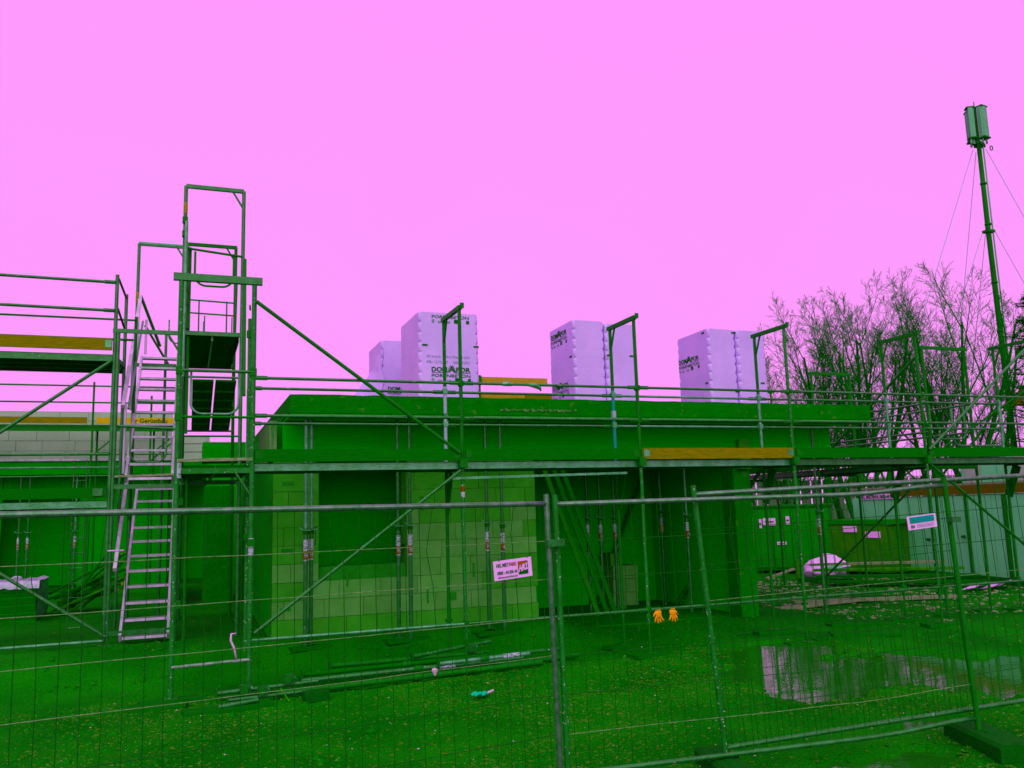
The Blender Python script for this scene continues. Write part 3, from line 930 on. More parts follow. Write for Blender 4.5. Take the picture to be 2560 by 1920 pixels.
def flight(y0, z0, y1, z1, n, lowlab):
    fl_ = span('stair_stringer', (-1.50, y0, z0), (-1.47, y1, z1), .035, .13, ALU, tw)
    span('stair_stringer', (-.90, y0, z0), (-.90, y1, z1), .035, .13, ALU, tw)
    for i in range(n + 1):
        k = i / n
        y = y0 + (y1 - y0) * k; z = z0 + (z1 - z0) * k
        st = box('step', (-1.19, y, z + .01), (.56, .20, .022), ALU_STEP, tw)
        box('step_nosing', (-1.19, y - .105, z + .005), (.56, .012, .034), ALU, st)
    return fl_


flight(2.57, .43, 5.10, 2.50, 10, 0)
flight(2.60, 2.56, 5.10, 4.70, 10, 1)
span('handrail', (-1.57, 2.60, 3.58), (-1.52, 5.12, 5.78), .05, .05, ALU, tw)
span('handrail', (-1.50, 2.62, 3.55), (-1.46, 4.9, 5.30), .03, .03, G_LIGHT, tw)
for k in (0.02, .5, .98):
    y = 2.6 + 2.5 * k
    bar('handrail_post', (-1.54, y, 2.6 + 2.14 * k), (-1.54, y, 3.58 + 2.2 * k), .018, ALU, tw)
bar('handrail', (-1.52, 5.12, 5.80), (-1.20, 5.5, 5.0), .026, G_DARK, tw)
bar('handrail', (-1.44, 5.2, 5.3), (-1.02, 5.5, 4.62), .02, G_DARK, tw)
bar('handrail_post', (-1.42, 5.2, 5.4), (-1.42, 5.2, 4.8), .02, ALU, tw)
span('handrail', (-1.58, 2.35, 1.35), (-1.54, 4.3, 3.1), .045, .06, ALU, tw)
bar('toggle', (-1.68, 2.4, 1.6), (-1.48, 2.4, 1.6), .010, PVC, tw)
b = MB(); b.tube([(-.14, -.04, .42), (-.17, -.05, .55), (-.205, -.05, .63), (-.20, -.05, .70), (-.15, -.04, .70)], [.010, .012, .012, .010, .008], 7); b.build('white_band', PVC, tw, smooth=True)

# ------------------------------------------------------------------ left scaffold run
ls = thing('left_scaffold', (-3.0, 2.9, .4), 'raised scaffold bay with yellow toe board left of the stair tower', 'scaffold')
YL = 2.57
for x in (-1.70, -4.27):
    bar('post', (x, YL, .42), (x, YL, 5.46), .0255, G_STEEL, ls)
    bar('post', (x + .08, 3.30, .42), (x + .08, 3.30, 5.36), .0245, G_STEEL, ls)
    jack(x, YL, .30, .5, ls); jack(x + .08, 3.3, .30, .5, ls)
    bar('end_guard', (x + .02, YL, 5.40), (x + .08, 3.3, 5.30), .016, G_DARK, ls)
    bar('end_guard', (x + .02, YL, 4.97), (x + .08, 3.3, 4.80), .016, G_DARK, ls)
    span('crossbar', (x, YL, 4.26), (x + .08, 3.3, 4.26), .045, .06, G_DARK, ls)
bar('post', (-1.50, 3.75, 2.0), (-1.50, 3.75, 5.12), .024, G_DARK, ls)
for z in (5.34, 4.93):
    guard((-4.27, YL - .03, z + .02), (-1.70, YL - .03, z), G_STEEL, ls, .0215)
bar('guard_rail', (-4.2, 3.27, 4.66), (-1.5, 3.27, 4.66), .018, G_DARK, ls)
bar('guard_rail', (-4.2, 3.72, 5.06), (-1.5, 3.72, 5.06), .016, G_DARK, ls)
toe((-4.24, YL - .03), (-1.73, YL - .03), 4.36, RAW_WOOD, ls, .165)
deck_run((-4.25, YL), (-1.70, YL), 4.31, (0, 1, 0), .74, G_STEEL, ls, 2)
deck_run((-4.25, YL + .76), (-1.62, YL + .76), 4.31, (0, 1, 0), .36, G_STEEL, ls, 1)
bar('brace', (-1.74, YL - .05, 4.20), (-4.25, YL - .05, 2.27), .0235, G_STEEL, ls)
bar('brace', (-4.25, YL - .05, 2.27), (-1.68, YL - .05, .47), .0235, G_STEEL, ls)
guard((-4.27, YL - .03, 2.90), (-1.70, YL - .03, 2.91), G_STEEL, ls)
bar('guard_rail', (-4.2, 3.3, 2.77), (-1.6, 3.3, 2.77), .014, G_LIGHT, ls)
toe((-4.24, YL - .03), (-1.73, YL - .03), 2.31, OLD_WOOD, ls, .14)
deck_run((-4.25, YL), (-1.70, YL), 2.28, (0, 1, 0), .74, G_LIGHT, ls, 2)
bar('guard_rail', (-4.27, YL - .03, .41), (-1.70, YL - .03, .415), .019, G_LIGHT, ls)
box('toe_fitting', (-1.84, YL - .05, 2.39), (.12, .03, .1), G_STEEL, ls)
# a light rung ladder behind this bay
ld = thing('rung_ladder', (-2.17, 3.6, .3), 'thin steel rung ladder behind the left scaffold bay', 'ladder')
for x in (-2.26, -2.09):
    bar('rail', (x, 3.62, .32), (x, 3.62, 2.90), .008, G_STEEL, ld)
for i in range(12):
    bar('rung', (-2.26, 3.62, .5 + .21 * i), (-2.09, 3.62, .5 + .21 * i), .006, G_STEEL if i % 4 else G_LIGHT, ld)

# ------------------------------------------------------------------ left building behind
lb = thing('rear_block_building', (-6, 16, 0), 'rear block building with pale upper storey wall and dark concrete floor edge', 'building')
lwl = box('upper_wall', (-7.05, 14.2, 4.17), (11.9, .24, 1.24), MORTAR, lb)
courses(lwl, lambda z, x: FAR_BLOCK, -13.0, -1.10, 3.55, 4.82, 14.05, bl=.62, bh=.2575, th=.06, gap=.008, seed=9)
box('upper_wall', (-.62, 14.2, 3.87), (.95, .24, .64), FAR_BLOCK, lb)
for k in range(3):
    box('block', (-.62 + .03 * k, 14.05, 3.66 + .22 * k), (.90 - .12 * k, .06, .20), FAR_BLOCK, lb)
box('floor_slab', (-6.6, 16.6, 3.36), (13.4, 6.0, .34), CONC_DARK, lb)
box('floor_edge_rail', (-6.6, 13.55, 3.55), (13.0, .05, .05), ALU, lb)
box('lower_wall', (-9.3, 14.4, 1.7), (8.6, .3, 2.98), CONC_DARK, lb)
box('lower_wall', (-2.2, 14.4, 1.7), (2.1, .3, 2.98), CONC_DARK, lb)
box('opening_lintel', (-4.1, 14.38, 3.0), (1.76, .26, .36), CONC_DARK, lb)
box('back_room_wall', (-5, 16.0, 1.7), (11, .2, 3.0), SHADE_LIFT, lb)  # colour lightened to lift the shade in the doorway
box('corner_wall', (.42, 13.2, 1.95), (1.3, .3, 3.9), CONC_DARK, lb)
box('near_pier', (-.10, 7.6, 1.40), (.56, .3, 2.45), CONCRETE, lb)
box('near_slab', (.1, 7.9, 3.30), (1.05, 1.1, .36), CONC_DARK, lb)
box('side_room_wall', (-.9, 10.2, 1.6), (.2, 4.8, 2.6), CONCRETE, lb)

# far scaffold in front of it
fs = thing('rear_scaffold', (-4, 13, .3), 'distant scaffold with yellow lettered boards against the pale block wall', 'scaffold')
YF = 12.8
for x in (-8.04, -5.47, -2.90, -1.58):
    bar('post', (x, YF, .3), (x, YF, 5.42 if x < -2 else 5.1), .025, G_DARK, fs)
    bar('post', (x + .06, YF + .6, .3), (x + .06, YF + .6, 4.4), .025, G_DARK, fs)
    bar('brace', (x, YF, 3.6), (x + .5, YF + .3, 4.1), .018, G_DARK, fs)
for z in (5.31, 4.90, 3.62, 3.10):
    bar('guard_rail', (-8.2, YF - .03, z), (-1.0, YF - .03, z + .01), .020, G_DARK if z > 3.7 else G_STEEL, fs)
for i, x in enumerate((-8.04, -5.47, -2.90)):
    m_ = RAW_WOOD if i < 2 else BRIGHT_BOARD
    tb = span('toe_board', (x + .08, YF - .04, 4.465), (x + (2.45 if i < 2 else 1.95), YF - .04, 4.465), .03, .15, m_, fs)
    if i == 2:
        put_text('lettering', 'er Gerüstbau', (-2.02, YF - .058, 4.405), (1, 0, 0), (0, 0, 1), .82, .115, PRINT, tb, .02)
span('deck', (-8.1, YF + .3, 4.33), (-1.0, YF + .3, 4.33), .6, .06, G_DARK, fs)
span('deck_edge', (-8.1, YF - .03, 4.24), (-1.0, YF - .03, 4.24), .03, .08, G_DARK, fs)
bar('brace', (-1.58, YF, 3.45), (-1.1, YF, 3.9), .02, G_DARK, fs)

# ------------------------------------------------------------------ right scaffold run along the gable
rs = thing('gable_scaffold', (11.9, 3, 0), 'scaffold of frames running back along the right end of the building', 'scaffold')
for k, y in enumerate((.94, 3.85, 6.5)):
    frame(rs, (11.4, y), (12.4, y), .1, 4.62, G_DARK, .06, None, (2.5,), .026)
    jack(11.4, y, .0, .3, rs, rz=.4); jack(12.4, y, .0, .3, rs, rz=-.2)
for (ya, yb) in ((.94, 3.85), (3.85, 6.5)):
    for z in (3.62, 3.12):
        bar('guard_rail', (11.37, ya, z), (11.37, yb, z), .019, G_STEEL, rs)
        bar('guard_rail', (12.43, ya, z), (12.43, yb, z), .019, G_STEEL, rs)
    deck_run((11.42, ya), (11.42, yb), 2.62, (1, 0, 0), .95, G_STEEL, rs)
    span('toe_board', (11.38, ya, 2.71), (11.38, yb, 2.71), .03, .15, OLD_WOOD, rs)
bar('brace', (11.36, .95, 2.5), (11.36, 3.8, .5), .02, G_DARK, rs)
bar('brace', (11.36, 3.8, 2.75), (11.36, 1.0, 4.5), .024, G_DARK, rs)
uguard(11.5, 12.3, 1.0, 3.6, 3.0, G_STEEL, rs, .014)
uguard(13.0, 14.3, 1.9, 3.75, 2.95, G_STEEL, rs, .022)
bar('stair_rail', (12.5, 3.2, 2.2), (14.5, .8, 4.3), .02, G_DARK, rs)

# ------------------------------------------------------------------ steel props


def prop(x, y, z0, z1, label, grp, zst=1.62, sq=None, rz=0.0, lean=0.0):
    t = thing('steel_prop', (x, y, z0), label, 'prop', grp)
    zc = zst + .18
    bar('outer_tube', (x, y, z0), (x, y, zc), .030, G_STEEL, t)
    inner = bar('inner_tube', (x + lean * .1, y, zc), (x + lean, y, z1), .024, G_LIGHT if rnd.random() < .4 else G_STEEL, t)
    nh = 6
    for i in range(nh):
        z = zc + .2 + (z1 - zc - .3) * i / nh
        bar('pin_hole', (x, y - .0255, z), (x, y - .015, z), .007, PRINT, inner, 8)
    bar('collar', (x, y, zc - .05), (x, y, zc + .03), .040, G_DARK, t)
    b_ = MB(); b_.tube([(x - .09, y - .04, zc + .05), (x - .05, y - .05, zc + .01), (x + .05, y - .05, zc), (x + .10, y - .03, zc + .03)], .008, 6)
    b_.build('handle', G_LIGHT, t, smooth=True)
    s_ = bar('label_sleeve', (x, y, zst - .22), (x, y, zst + .06), .0315, STICKER, t)
    bar('emblem_square', (x, y, zst - .20), (x, y, zst - .09), .0325, sq or STICK_RED, s_)
    put_text('emblem', 'H', (x - .018, y - .0345, zst - .178), (1, 0, 0), (0, 0, 1), .036, .065, WHITE_PAINT, s_, .03)
    box('base_plate', (x, y, z0 + .006), (.14, .14, .012), G_DARK, t, rz=rz)
    box('head_plate', (x + lean, y, z1 - .006), (.14, .14, .012), G_DARK, t)
    return t


front = [(.81, 1.50, 'first of the twin props in front of the block wall, next to the stair tower'),
         (.89, 1.56, 'second of the twin props, on the window side, in front of the block wall'),
         (2.09, 1.55, 'steel prop standing before the right edge of the window opening'),
         (2.245, 1.48, 'steel prop just right of the window opening, beside another prop'),
         (3.43, 1.60, 'steel prop behind the rental sign on the fence, nearer the window'),
         (3.63, 1.50, 'steel prop behind the rental sign on the fence, nearer the wall end')]
for (x, y, lab) in front:
    z0 = ground_z(x, y) + .012
    prop(x, y, z0, 3.345, lab, 'props under the slab edge', 1.60 + .04 * rnd.random())
for (x, y, dx) in ((.85, 1.53, .5), (2.17, 1.52, .62), (3.53, 1.55, .75)):
    o = box('support_plank', (x, y, ground_z(x, y) - .012), (dx, .26, .05), OLD_WOOD, rz=.2)
    tag(o, {.85: 'dark foot board under the twin props', 2.17: 'dark foot board under the two props by the window', 3.53: 'dark foot board under the two props at the wall end'}[x], 'board', 'foot boards')
inner = [(6.14, 3.88, 'first prop from the block wall inside the open bay', None), (6.34, 3.76, 'second prop from the block wall inside the open bay', None), (6.68, 3.86, 'third prop from the block wall inside the open bay', None),
         (7.96, 4.36, 'prop with yellow emblem label inside the open bay', STICK_YEL), (7.70, 3.02, 'prop with bright white label sleeve in the open bay, near the pier', None),
         (9.74, 4.1, 'prop beside the concrete pier under the open end of the slab', None), (9.75, 2.0, 'front prop under the right open end of the slab', None), (9.2, 6.4, 'prop far back under the open end of the slab', None)]
for (x, y, lab, sq) in inner:
    prop(x, y, .10 if x < 8.6 else ground_z(x, y), 3.345, lab, 'props inside the open bay', 1.62 if y < 4.2 else 1.7, sq)
bp_ = thing('push_pull_prop', (8.0, 4, .13), 'dark slanted push-pull brace inside the open bay', 'brace')
bar('tube', (7.98, 4.0, .14), (9.5, 3.2, 2.6), .035, G_DARK, bp_)
bar('collar', (8.6, 3.67, 1.14), (8.75, 3.6, 1.38), .05, G_STEEL, bp_)
bp_ = thing('push_pull_prop', (6.9, 5, .13), 'dark slanted push-pull brace further left in the open bay', 'brace')
bar('tube', (6.9, 5.2, .14), (8.0, 5.0, 2.7), .035, G_DARK, bp_)
bar('collar', (7.3, 5.12, 1.07), (7.4, 5.1, 1.3), .05, G_STEEL, bp_)
# leaning boards at the wall end
for i, (dx, m_) in enumerate(((0, PALE_WOOD), (.16, OLD_WOOD), (.30, OLD_WOOD))):
    o = span('leaning_board', (4.42 + dx, 1.86, 2.75), (5.25 + dx, 1.75, .35), .07, .03, (PALLET if i == 0 else OLD_WOOD), up=(0, 1, 0))
    tag(o, ['yellowish board leaning at the end of the block wall', 'dark board leaning beside the yellowish board', 'dark board leaning furthest from the block wall end'][i], 'board', 'leaning boards')
# block stack inside
k_ = thing('block_stack', (7.25, 4.85, .13), 'small stack of pale blocks on the floor inside the open bay', 'block stack')
for i in range(3):
    for j in range(2):
        box('block', (7.10 + .27 * j + .01 * i, 4.85, .235 + .252 * i), (.26, .5, .245), BLOCK, k_)
box('block', (7.08, 4.85, .98), (.22, .4, .24), BLOCK_DAMP_SHADE, k_)

# ------------------------------------------------------------------ mesh fence panels


def fence(BL, BR, TL, TR, label, nv, nh, wet=(), bend=0.0, mL=PAINT_SPECK, mR=G_DARK):
    BL, BR, TL, TR = map(Vector, (BL, BR, TL, TR))
    t = thing('mesh_fence', (BL + BR) / 2, label, 'fence', 'mesh site fence panels')

    def P(u_, v_):
        k = V(0, 0, bend * sstep(.72, 1.0, u_)) if bend else V(0, 0, 0)
        return (BL * (1 - u_) + BR * u_) * (1 - v_) + (TL * (1 - u_) + TR * u_) * v_ + k
    pL = bar('post', P(0, 0) + (P(0, 0) - P(0, 1)).normalized() * .05, P(0, 1.02), .021, mL, t)
    pR = bar('post', P(1, 0) + (P(1, 0) - P(1, 1)).normalized() * .05, P(1, 1.02), .021, mR, t)
    for v_ in (.045, .985):
        b_ = MB(); b_.tube([P(i / 14, v_) for i in range(15)], .0185, 12)
        b_.build('rail', FENCE_HI if v_ > .5 else G_STEEL, t, smooth=True)
    for i in range(nv):
        u_ = (i + .6) / (nv + .2)
        if rnd.random() < .22:
            k = rnd.uniform(-.018, .018); a = rnd.uniform(.80, .93)
            b_ = MB(); b_.tube([P(u_, .035), P(u_, .55), P(u_ + k * .3, .72), P(u_ + k, a), P(u_, .995)], .0025, 6)
            b_.build('wire', WIRE, t)
        else:
            bar('wire', P(u_, .035), P(u_ + rnd.uniform(-.001, .001), .995), .0025, WIRE, t, 6)
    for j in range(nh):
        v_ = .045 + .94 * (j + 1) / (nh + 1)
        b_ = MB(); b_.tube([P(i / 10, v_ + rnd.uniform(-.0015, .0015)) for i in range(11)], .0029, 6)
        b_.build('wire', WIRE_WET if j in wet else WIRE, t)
    return t, P


fA, PA = fence((-1.70, -5.257, .07), (1.775, -4.683, .06), (-1.70, -5.257, 2.065), (1.735, -4.69, 2.05), 'mesh fence panel in front of the stair tower, carrying the rental sign', 33, 6, (2, 3, 4, 5), mR=FENCE_HI)
fB, PB = fence((1.84, -4.665, .05), (5.26, -5.05, .09), (1.812, -4.667, 2.045), (5.17, -5.04, 2.06), 'mesh fence panel with bent rails and the blue-green sign, in front of the open bay', 32, 6, (0,), bend=.05)
fC, PC = fence((3.085, -4.755, .10), (6.58, -5.09, .24), (2.95, -4.735, 2.09), (6.47, -5.08, 2.19), 'mesh fence panel overlapping its neighbour in front of the puddle', 32, 6, (3,))
# fence clamp at the joint
c_ = box('steel_clip', (1.775, -4.72, 1.74), (.13, .07, .05), G_STEEL); tag(c_, 'small steel clamp joining two fence panels', 'clamp', 'fence clamps')
c_ = box('steel_clip', (5.20, -5.07, 1.80), (.10, .06, .045), G_STEEL); tag(c_, 'small steel clamp holding the fence post next to the blue-green sign', 'clamp', 'fence clamps')


def foot_block(c, rz, L, W_, H_, label):
    t = thing('ballast_block', (c[0], c[1], 0), label, 'fence foot', 'fence foot blocks')
    R = Matrix.Rotation(rz, 3, 'Z')
    b_ = MB()
    ch = .025
    prof = [(-W_ / 2, 0), (W_ / 2, 0), (W_ / 2, H_ - ch), (W_ / 2 - ch, H_), (-W_ / 2 + ch, H_), (-W_ / 2, H_ - ch)]
    vs = []
    for s_ in (-1, 1):
        for (y, z) in prof:
            vs.append(Vector(c) + R @ Vector((s_ * L / 2, y, z)))
    n = 6
    b_.add(vs, [tuple(range(n))[::-1], tuple(range(n, 2 * n))] + [(i, (i + 1) % n, n + (i + 1) % n, n + i) for i in range(n)])
    body = b_.build('body', RUBBER, t)
    for k in (-.30, -.16, .16, .30):
        p = Vector(c) + R @ Vector((k * L, 0, H_ + .001))
        bar('socket', p - V(0, 0, .01), p + V(0, 0, .0015), .026, PRINT, body, 14)
    p = Vector(c) + R @ Vector((0, 0, H_ + .002))
    box('grip_slot', p, (.14, .07, .005), PRINT, body, rz=rz)
    return t


foot_block((3.06, -4.80, -.01), 1.35, .72, .25, .135, 'recycled rubber foot block under the fence post standing in open gravel')
foot_block((5.28, -5.12, -.01), 1.25, .80, .30, .15, 'recycled rubber foot block under the fence post by the puddle')
foot_block((1.80, -4.68, -.06), 1.4, .72, .25, .11, 'recycled rubber foot block under the joint next to the rental sign')

# signs
def sign_axes(P, u0, u1):
    a = (P(u1, .5) - P(u0, .5)).normalized()
    return a


ax = Vector((.985, .165, .065)).normalized()
up = Vector((-.055, 0, 1)).normalized(); up = (up - ax * up.dot(ax)).normalized()
org = Vector((1.285, -4.80, 1.506))
K = .91
sg = thing('rental_sign', org, 'white rental sign with orange and dark square emblem on the fence', 'sign')
span('sign_plate', org + up * K * .068 - ax.cross(up) * .004, org + ax * K * .335 + up * K * .068 - ax.cross(up) * .004, .006, .145 * K, SIGN, sg, up=up)
put_text('lettering', 'HKL MIET', org + ax * K * .022 + up * K * .092, ax, up, .105 * K, .028 * K, PRINT, sg, .03)
put_text('lettering', 'PARK', org + ax * K * .132 + up * K * .092, ax, up, .068 * K, .028 * K, SIGN_RED, sg, .03)
put_text('lettering', '0800 - 44 555 44', org + ax * K * .026 + up * K * .036, ax, up, .175 * K, .026 * K, PRINT, sg, .03)
put_text('lettering', 'hkl-baumaschinen.de', org + ax * K * .03 + up * K * .008, ax, up, .170 * K, .016 * K, PRINT, sg, .02)
decal('emblem_square', org + ax * K * .212 + up * K * .018, ax, up, .088 * K, .10 * K, PRINT, sg, .0015)
b = MB(); nn = ax.cross(up) * .0025
b.add([org + ax * K * .212 + up * K * .118 + nn, org + ax * K * .212 + up * K * .03 + nn, org + ax * K * .296 + up * K * .118 + nn], [(0, 1, 2)]); b.build('emblem_wedge', SIGN_RED, sg)
up2 = (up + ax * .28).normalized()
put_text('emblem_letters', 'HKL', org + ax * K * .212 + up * K * .035, (ax + up * .22).normalized(), up2, .085 * K, .055 * K, SIGN, sg, .04, off=.004)
for k in (.05, .30):
    bar('cable_tie', org + ax * k * K + up * K * .135, org + ax * k * K + up * K * .16, .003, PRINT, sg, 6)
ax = Vector((.985, -.11, .085)).normalized()
up = Vector((-.06, 0, 1)).normalized(); up = (up - ax * up.dot(ax)).normalized()
org = Vector((4.752, -5.035, 1.728))
sg = thing('supplier_sign', org, 'white supplier sign with blue-green lettered panel on the fence', 'sign')
span('sign_plate', org + up * .052 - ax.cross(up) * .004, org + ax * .275 + up * .052 - ax.cross(up) * .004, .006, .108, SIGN, sg, up=up)
decal('print_panel', org + ax * .02 + up * .048, ax, up, .235, .050, SIGN_TEAL, sg)
put_text('lettering', 'Container Gerüst Baumaschinen', org + ax * .03 + up * .076, ax, up, .215, .014, SIGN_CYAN, sg, .01, off=.004)
put_text('lettering', 'Verkauf & Vermietung', org + ax * .07 + up * .055, ax, up, .13, .013, SIGN_CYAN, sg, .01, off=.004)
put_text('lettering', 'BN', org + ax * .024 + up * .010, ax, up, .036, .026, PRINT, sg, .03)
for k in range(3):
    decal('small_print', org + ax * .08 + up * (.012 + .010 * k), ax, up, .165, .004, MATS['fade'], sg)

# ------------------------------------------------------------------ heap of tubes and props on the ground
heap = [((.25, -.35, .06), (3.55, -.05, .07), .034, G_DARK, 'thick dark tube lying lowest at the front of the tube heap'),
        ((.55, -.12, .13), (3.35, .10, .12), .031, G_STEEL, 'steel prop with pale worn middle on top of the tube heap'),
        ((.60, .10, .16), (3.1, .18, .17), .028, OLD_WOOD, 'wooden pole in the middle of the tube heap'),
        ((.95, .30, .20), (3.0, .42, .17), .034, G_DARK, 'dark thick tube at the back of the tube heap'),
        ((1.95, .30, .22), (3.1, .60, .28), .024, PAINT_SPECK, 'white spattered tube lying across the back of the heap'),
        ((2.9, .20, .16), (4.05, .50, .12), .026, PAINT_SPECK, 'spattered tube at the right end of the tube heap'),
        ((2.2, -.02, .16), (3.45, .12, .16), .028, G_LIGHT, 'bright short tube on top of the heap with orange band'),
        ((-.35, -.22, .10), (.75, -.14, .12), .024, G_STEEL, 'short tube with couplers at the left end of the heap'),
        ((-.25, -.45, .06), (.6, -.35, .06), .020, G_STEEL, 'thin tube sticking out left of the heap'),
        ((3.0, .02, .06), (4.2, .28, .06), .030, G_DARK, 'dark tube poking out of the heap towards the fence joint')]
for (p, q, r_, m_, lab) in heap:
    c = (Vector(p) + Vector(q)) / 2
    t = thing('scaffold_tube', c, lab, 'tube', 'tubes in the heap on the ground')
    bar('tube', p, q, r_, m_, t)
    d = (Vector(q) - Vector(p)).normalized()
    box('end_plate', Vector(p), (.012, .11, .11), G_DARK, t, rot=d.to_track_quat('X', 'Z').to_matrix())
    if r_ > .027:
        bar('collar', c - d * .05, c + d * .05, r_ + .010, G_DARK, t)
        bar('worn_sleeve', c + d * .25, c + d * .48, r_ + .002, STICKER if m_ in (G_STEEL, G_LIGHT) else m_, t)
for (x, y, z, lab) in ((-.05, -.30, .13, 'swivel coupler at the left end of the tube heap'), (.12, -.42, .12, 'coupler with round hole beside the tower foot'), (.42, -.2, .18, 'coupler lying on the tubes near the tower'), (2.75, .34, .26, 'coupler on the back tube of the heap')):
    t = thing('tube_coupler', (x, y, z - .05), lab, 'coupler', 'loose couplers on the tube heap')
    box('body', (x, y, z), (.10, .06, .10), G_STEEL, t, rz=.3)
    bar('ring', (x - .02, y - .045, z), (x + .01, y + .05, z), .042, G_DARK, t)
    bar('bolt', (x + .06, y - .03, z + .02), (x + .06, y + .05, z + .02), .012, G_LIGHT, t)
b = MB(); b.box((.66, -.60, .05), (.26, .18, .10), .1)
o = b.build('concrete_block', RUBBER); tag(o, 'small dark concrete block on the ground before the tube heap', 'block')
t = thing('crumpled_rag', (2.05, -.36, .10), 'small crumpled white rag hanging on the tube heap', 'rag')
b = MB(); b.tube([(2.02, -.40, .165), (2.05, -.41, .155), (2.09, -.40, .15)], [.02, .035, .02], 7); b.tube([(2.05, -.41, .14), (2.055, -.415, .10)], [.02, .012], 6)
b.build('body', BITS, t, smooth=True)
o = bar('yellow_strap', (.38, -.62, .02), (.30, -.48, .14), .008, PLY); tag(o, 'thin olive strap hanging from the tube heap to the ground', 'strap')
o = bar('bent_pipe', (-.35, -.70, .05), (.05, -.62, .07), .025, G_STEEL); tag(o, 'short pipe on a dark board beside the tower foot', 'pipe')
o = box('pad_board', (-.25, -.65, .015), (.9, .26, .05), OLD_WOOD, rz=.12); tag(o, 'dark board lying on the ground between tower foot and tube heap', 'board')
o = box('pad_board', (-.95, -.25, .02), (.6, .28, .05), OLD_WOOD, rz=-.1); tag(o, 'dark board under the left front foot of the stair tower', 'board')

# gloves -------------------------------------------------------------


def glove(name, org, dx, dn, m, label, grp, fingers=4, hang=True):
    """work glove: palm and five fingers, hanging down (dn) and spread along dx"""
    t = thing(name, org, label, 'glove', grp)
    org, dx, dn = Vector(org), Vector(dx), Vector(dn)
    nrm = dx.cross(dn).normalized()
    b_ = MB()
    b_.tube([org - dn * .03 + dx * .0, org + dn * .01, org + dn * .055, org + dn * .075], [.040, .050, .046, .03], 10)
    # flatten palm
    b_.v = [tuple(Vector(p) - nrm * (Vector(p) - org).dot(nrm) * .55) for p in b_.v]
    for i in range(fingers):
        k = (i - (fingers - 1) / 2)
        root = org + dx * k * .023 + dn * .055
        L = (.066, .085, .078, .058)[i]
        b_.tube([root, root + dn * L * .5 + dx * k * .010 + nrm * .008, root + dn * L + dx * k * .022 - nrm * .004, root + dn * (L + .008) + dx * k * .024], [.0125, .0125, .010, .004], 8)
    b_.tube([org - dx * .035 + dn * .0, org - dx * .065 + dn * .025, org - dx * .078 + dn * .055, org - dx * .08 + dn * .06], [.014, .013, .011, .004], 8)
    b_.build('body', m, t, smooth=True)
    return t


glove('work_glove', (5.25, -.07, .575), (.95, 0, 0), (.10, 0, -1), ORANGE, 'orange work glove hanging on the low rail next to the scaffold post', 'orange gloves on the low rail')
glove('work_glove', (5.47, -.07, .575), (-.95, 0, 0), (.12, 0, -1), ORANGE, 'orange work glove hanging on the low rail further from the post', 'orange gloves on the low rail')
glove('rubber_glove', (2.34, -1.36, .045), (0, 1, .0), (-1, .12, -.02), GLOVE_TEAL, 'bright blue-green glove lying flat on the gravel', None)
o = bar('pink_cuff', (2.37, -1.36, .045), (2.45, -1.33, .06), .012, BITS); tag(o, 'small pinkish strip lying beside the blue-green glove', 'strip')

# ------------------------------------------------------------------ left yard things
t = thing('wrapped_pallet', (-3.35, 6.8, .34), 'film wrapped dark pallet load with bright folded top beyond the left scaffold', 'pallet load')
box('load', (-3.75, 7.2, .66), (1.35, 1.3, .64), CONC_DARK, t)
for i in range(4):
    box('layer', (-3.75, 6.545, .43 + .13 * i), (1.34, .03, .10), OLD_WOOD, t)
b = MB()
n_ = 16
for j in range(6):
    for i in range(n_ + 1):
        u_ = i / n_
        b.v.append((-4.45 + 1.42 * u_, 6.50 + .28 * max(j - 1, 0) - (.02 if j == 0 else 0), (.90 if j == 0 else 1.02) + .06 * noise.noise(Vector((u_ * 9, j * .8, 3)))))
for j in range(5):
    for i in range(n_):
        b.f.append((j * (n_ + 1) + i, j * (n_ + 1) + i + 1, (j + 1) * (n_ + 1) + i + 1, (j + 1) * (n_ + 1) + i))
b.build('film_top', PLASTIC_TOP, t, smooth=True)
b = MB()
for j in range(7):
    for i in range(7):
        b.v.append((-3.06 + .04 * noise.noise(Vector((i * .9, j * .9, 5))), 6.50 + .22 * i, .38 + .105 * j))
for j in range(6):
    for i in range(6):
        b.f.append((j * 7 + i, j * 7 + i + 1, (j + 1) * 7 + i + 1, (j + 1) * 7 + i))
b.build('film_side', G_LIGHT, t, smooth=True)
b = MB(); b.tube([(-3.5, 6.6, 1.05), (-3.42, 6.6, 1.10), (-3.34, 6.6, 1.09), (-3.3, 6.6, 1.04)], .02, 7); b.build('film_knot', PLASTIC_TOP, t, smooth=True)
t = thing('board_pile', (-2.3, 7.5, .34), 'untidy pile of dark boards and yellow ended battens beyond the left scaffold', 'board pile')
for i in range(26):
    p = Vector((rnd.uniform(-3.0, -2.4), rnd.uniform(7.0, 8.3), .40 + rnd.uniform(0, .35)))
    q = Vector((rnd.uniform(-2.1, -1.7), rnd.uniform(6.9, 8.5), .55 + rnd.uniform(.1, .85)))
    s_ = span('batten', p, q, .06, .035, OLD_WOOD if i % 4 else PLY, t)
    if i % 3 == 0:
        d = (q - p).normalized(); span('batten_end', q - d * .03, q + d * .004, .062, .037, BRIGHT_BOARD if i % 2 else RAW_WOOD, s_)
for (x, lab) in ((-4.55, 'prop in the dark opening of the rear building, nearer the opening edge'), (-4.35, 'prop in the dark opening of the rear building, second from its edge'), (-3.3, 'prop at the right edge of the dark opening of the rear building')):
    prop(x, 13.9, .0, 3.19, lab, 'props of the rear building', 1.6)

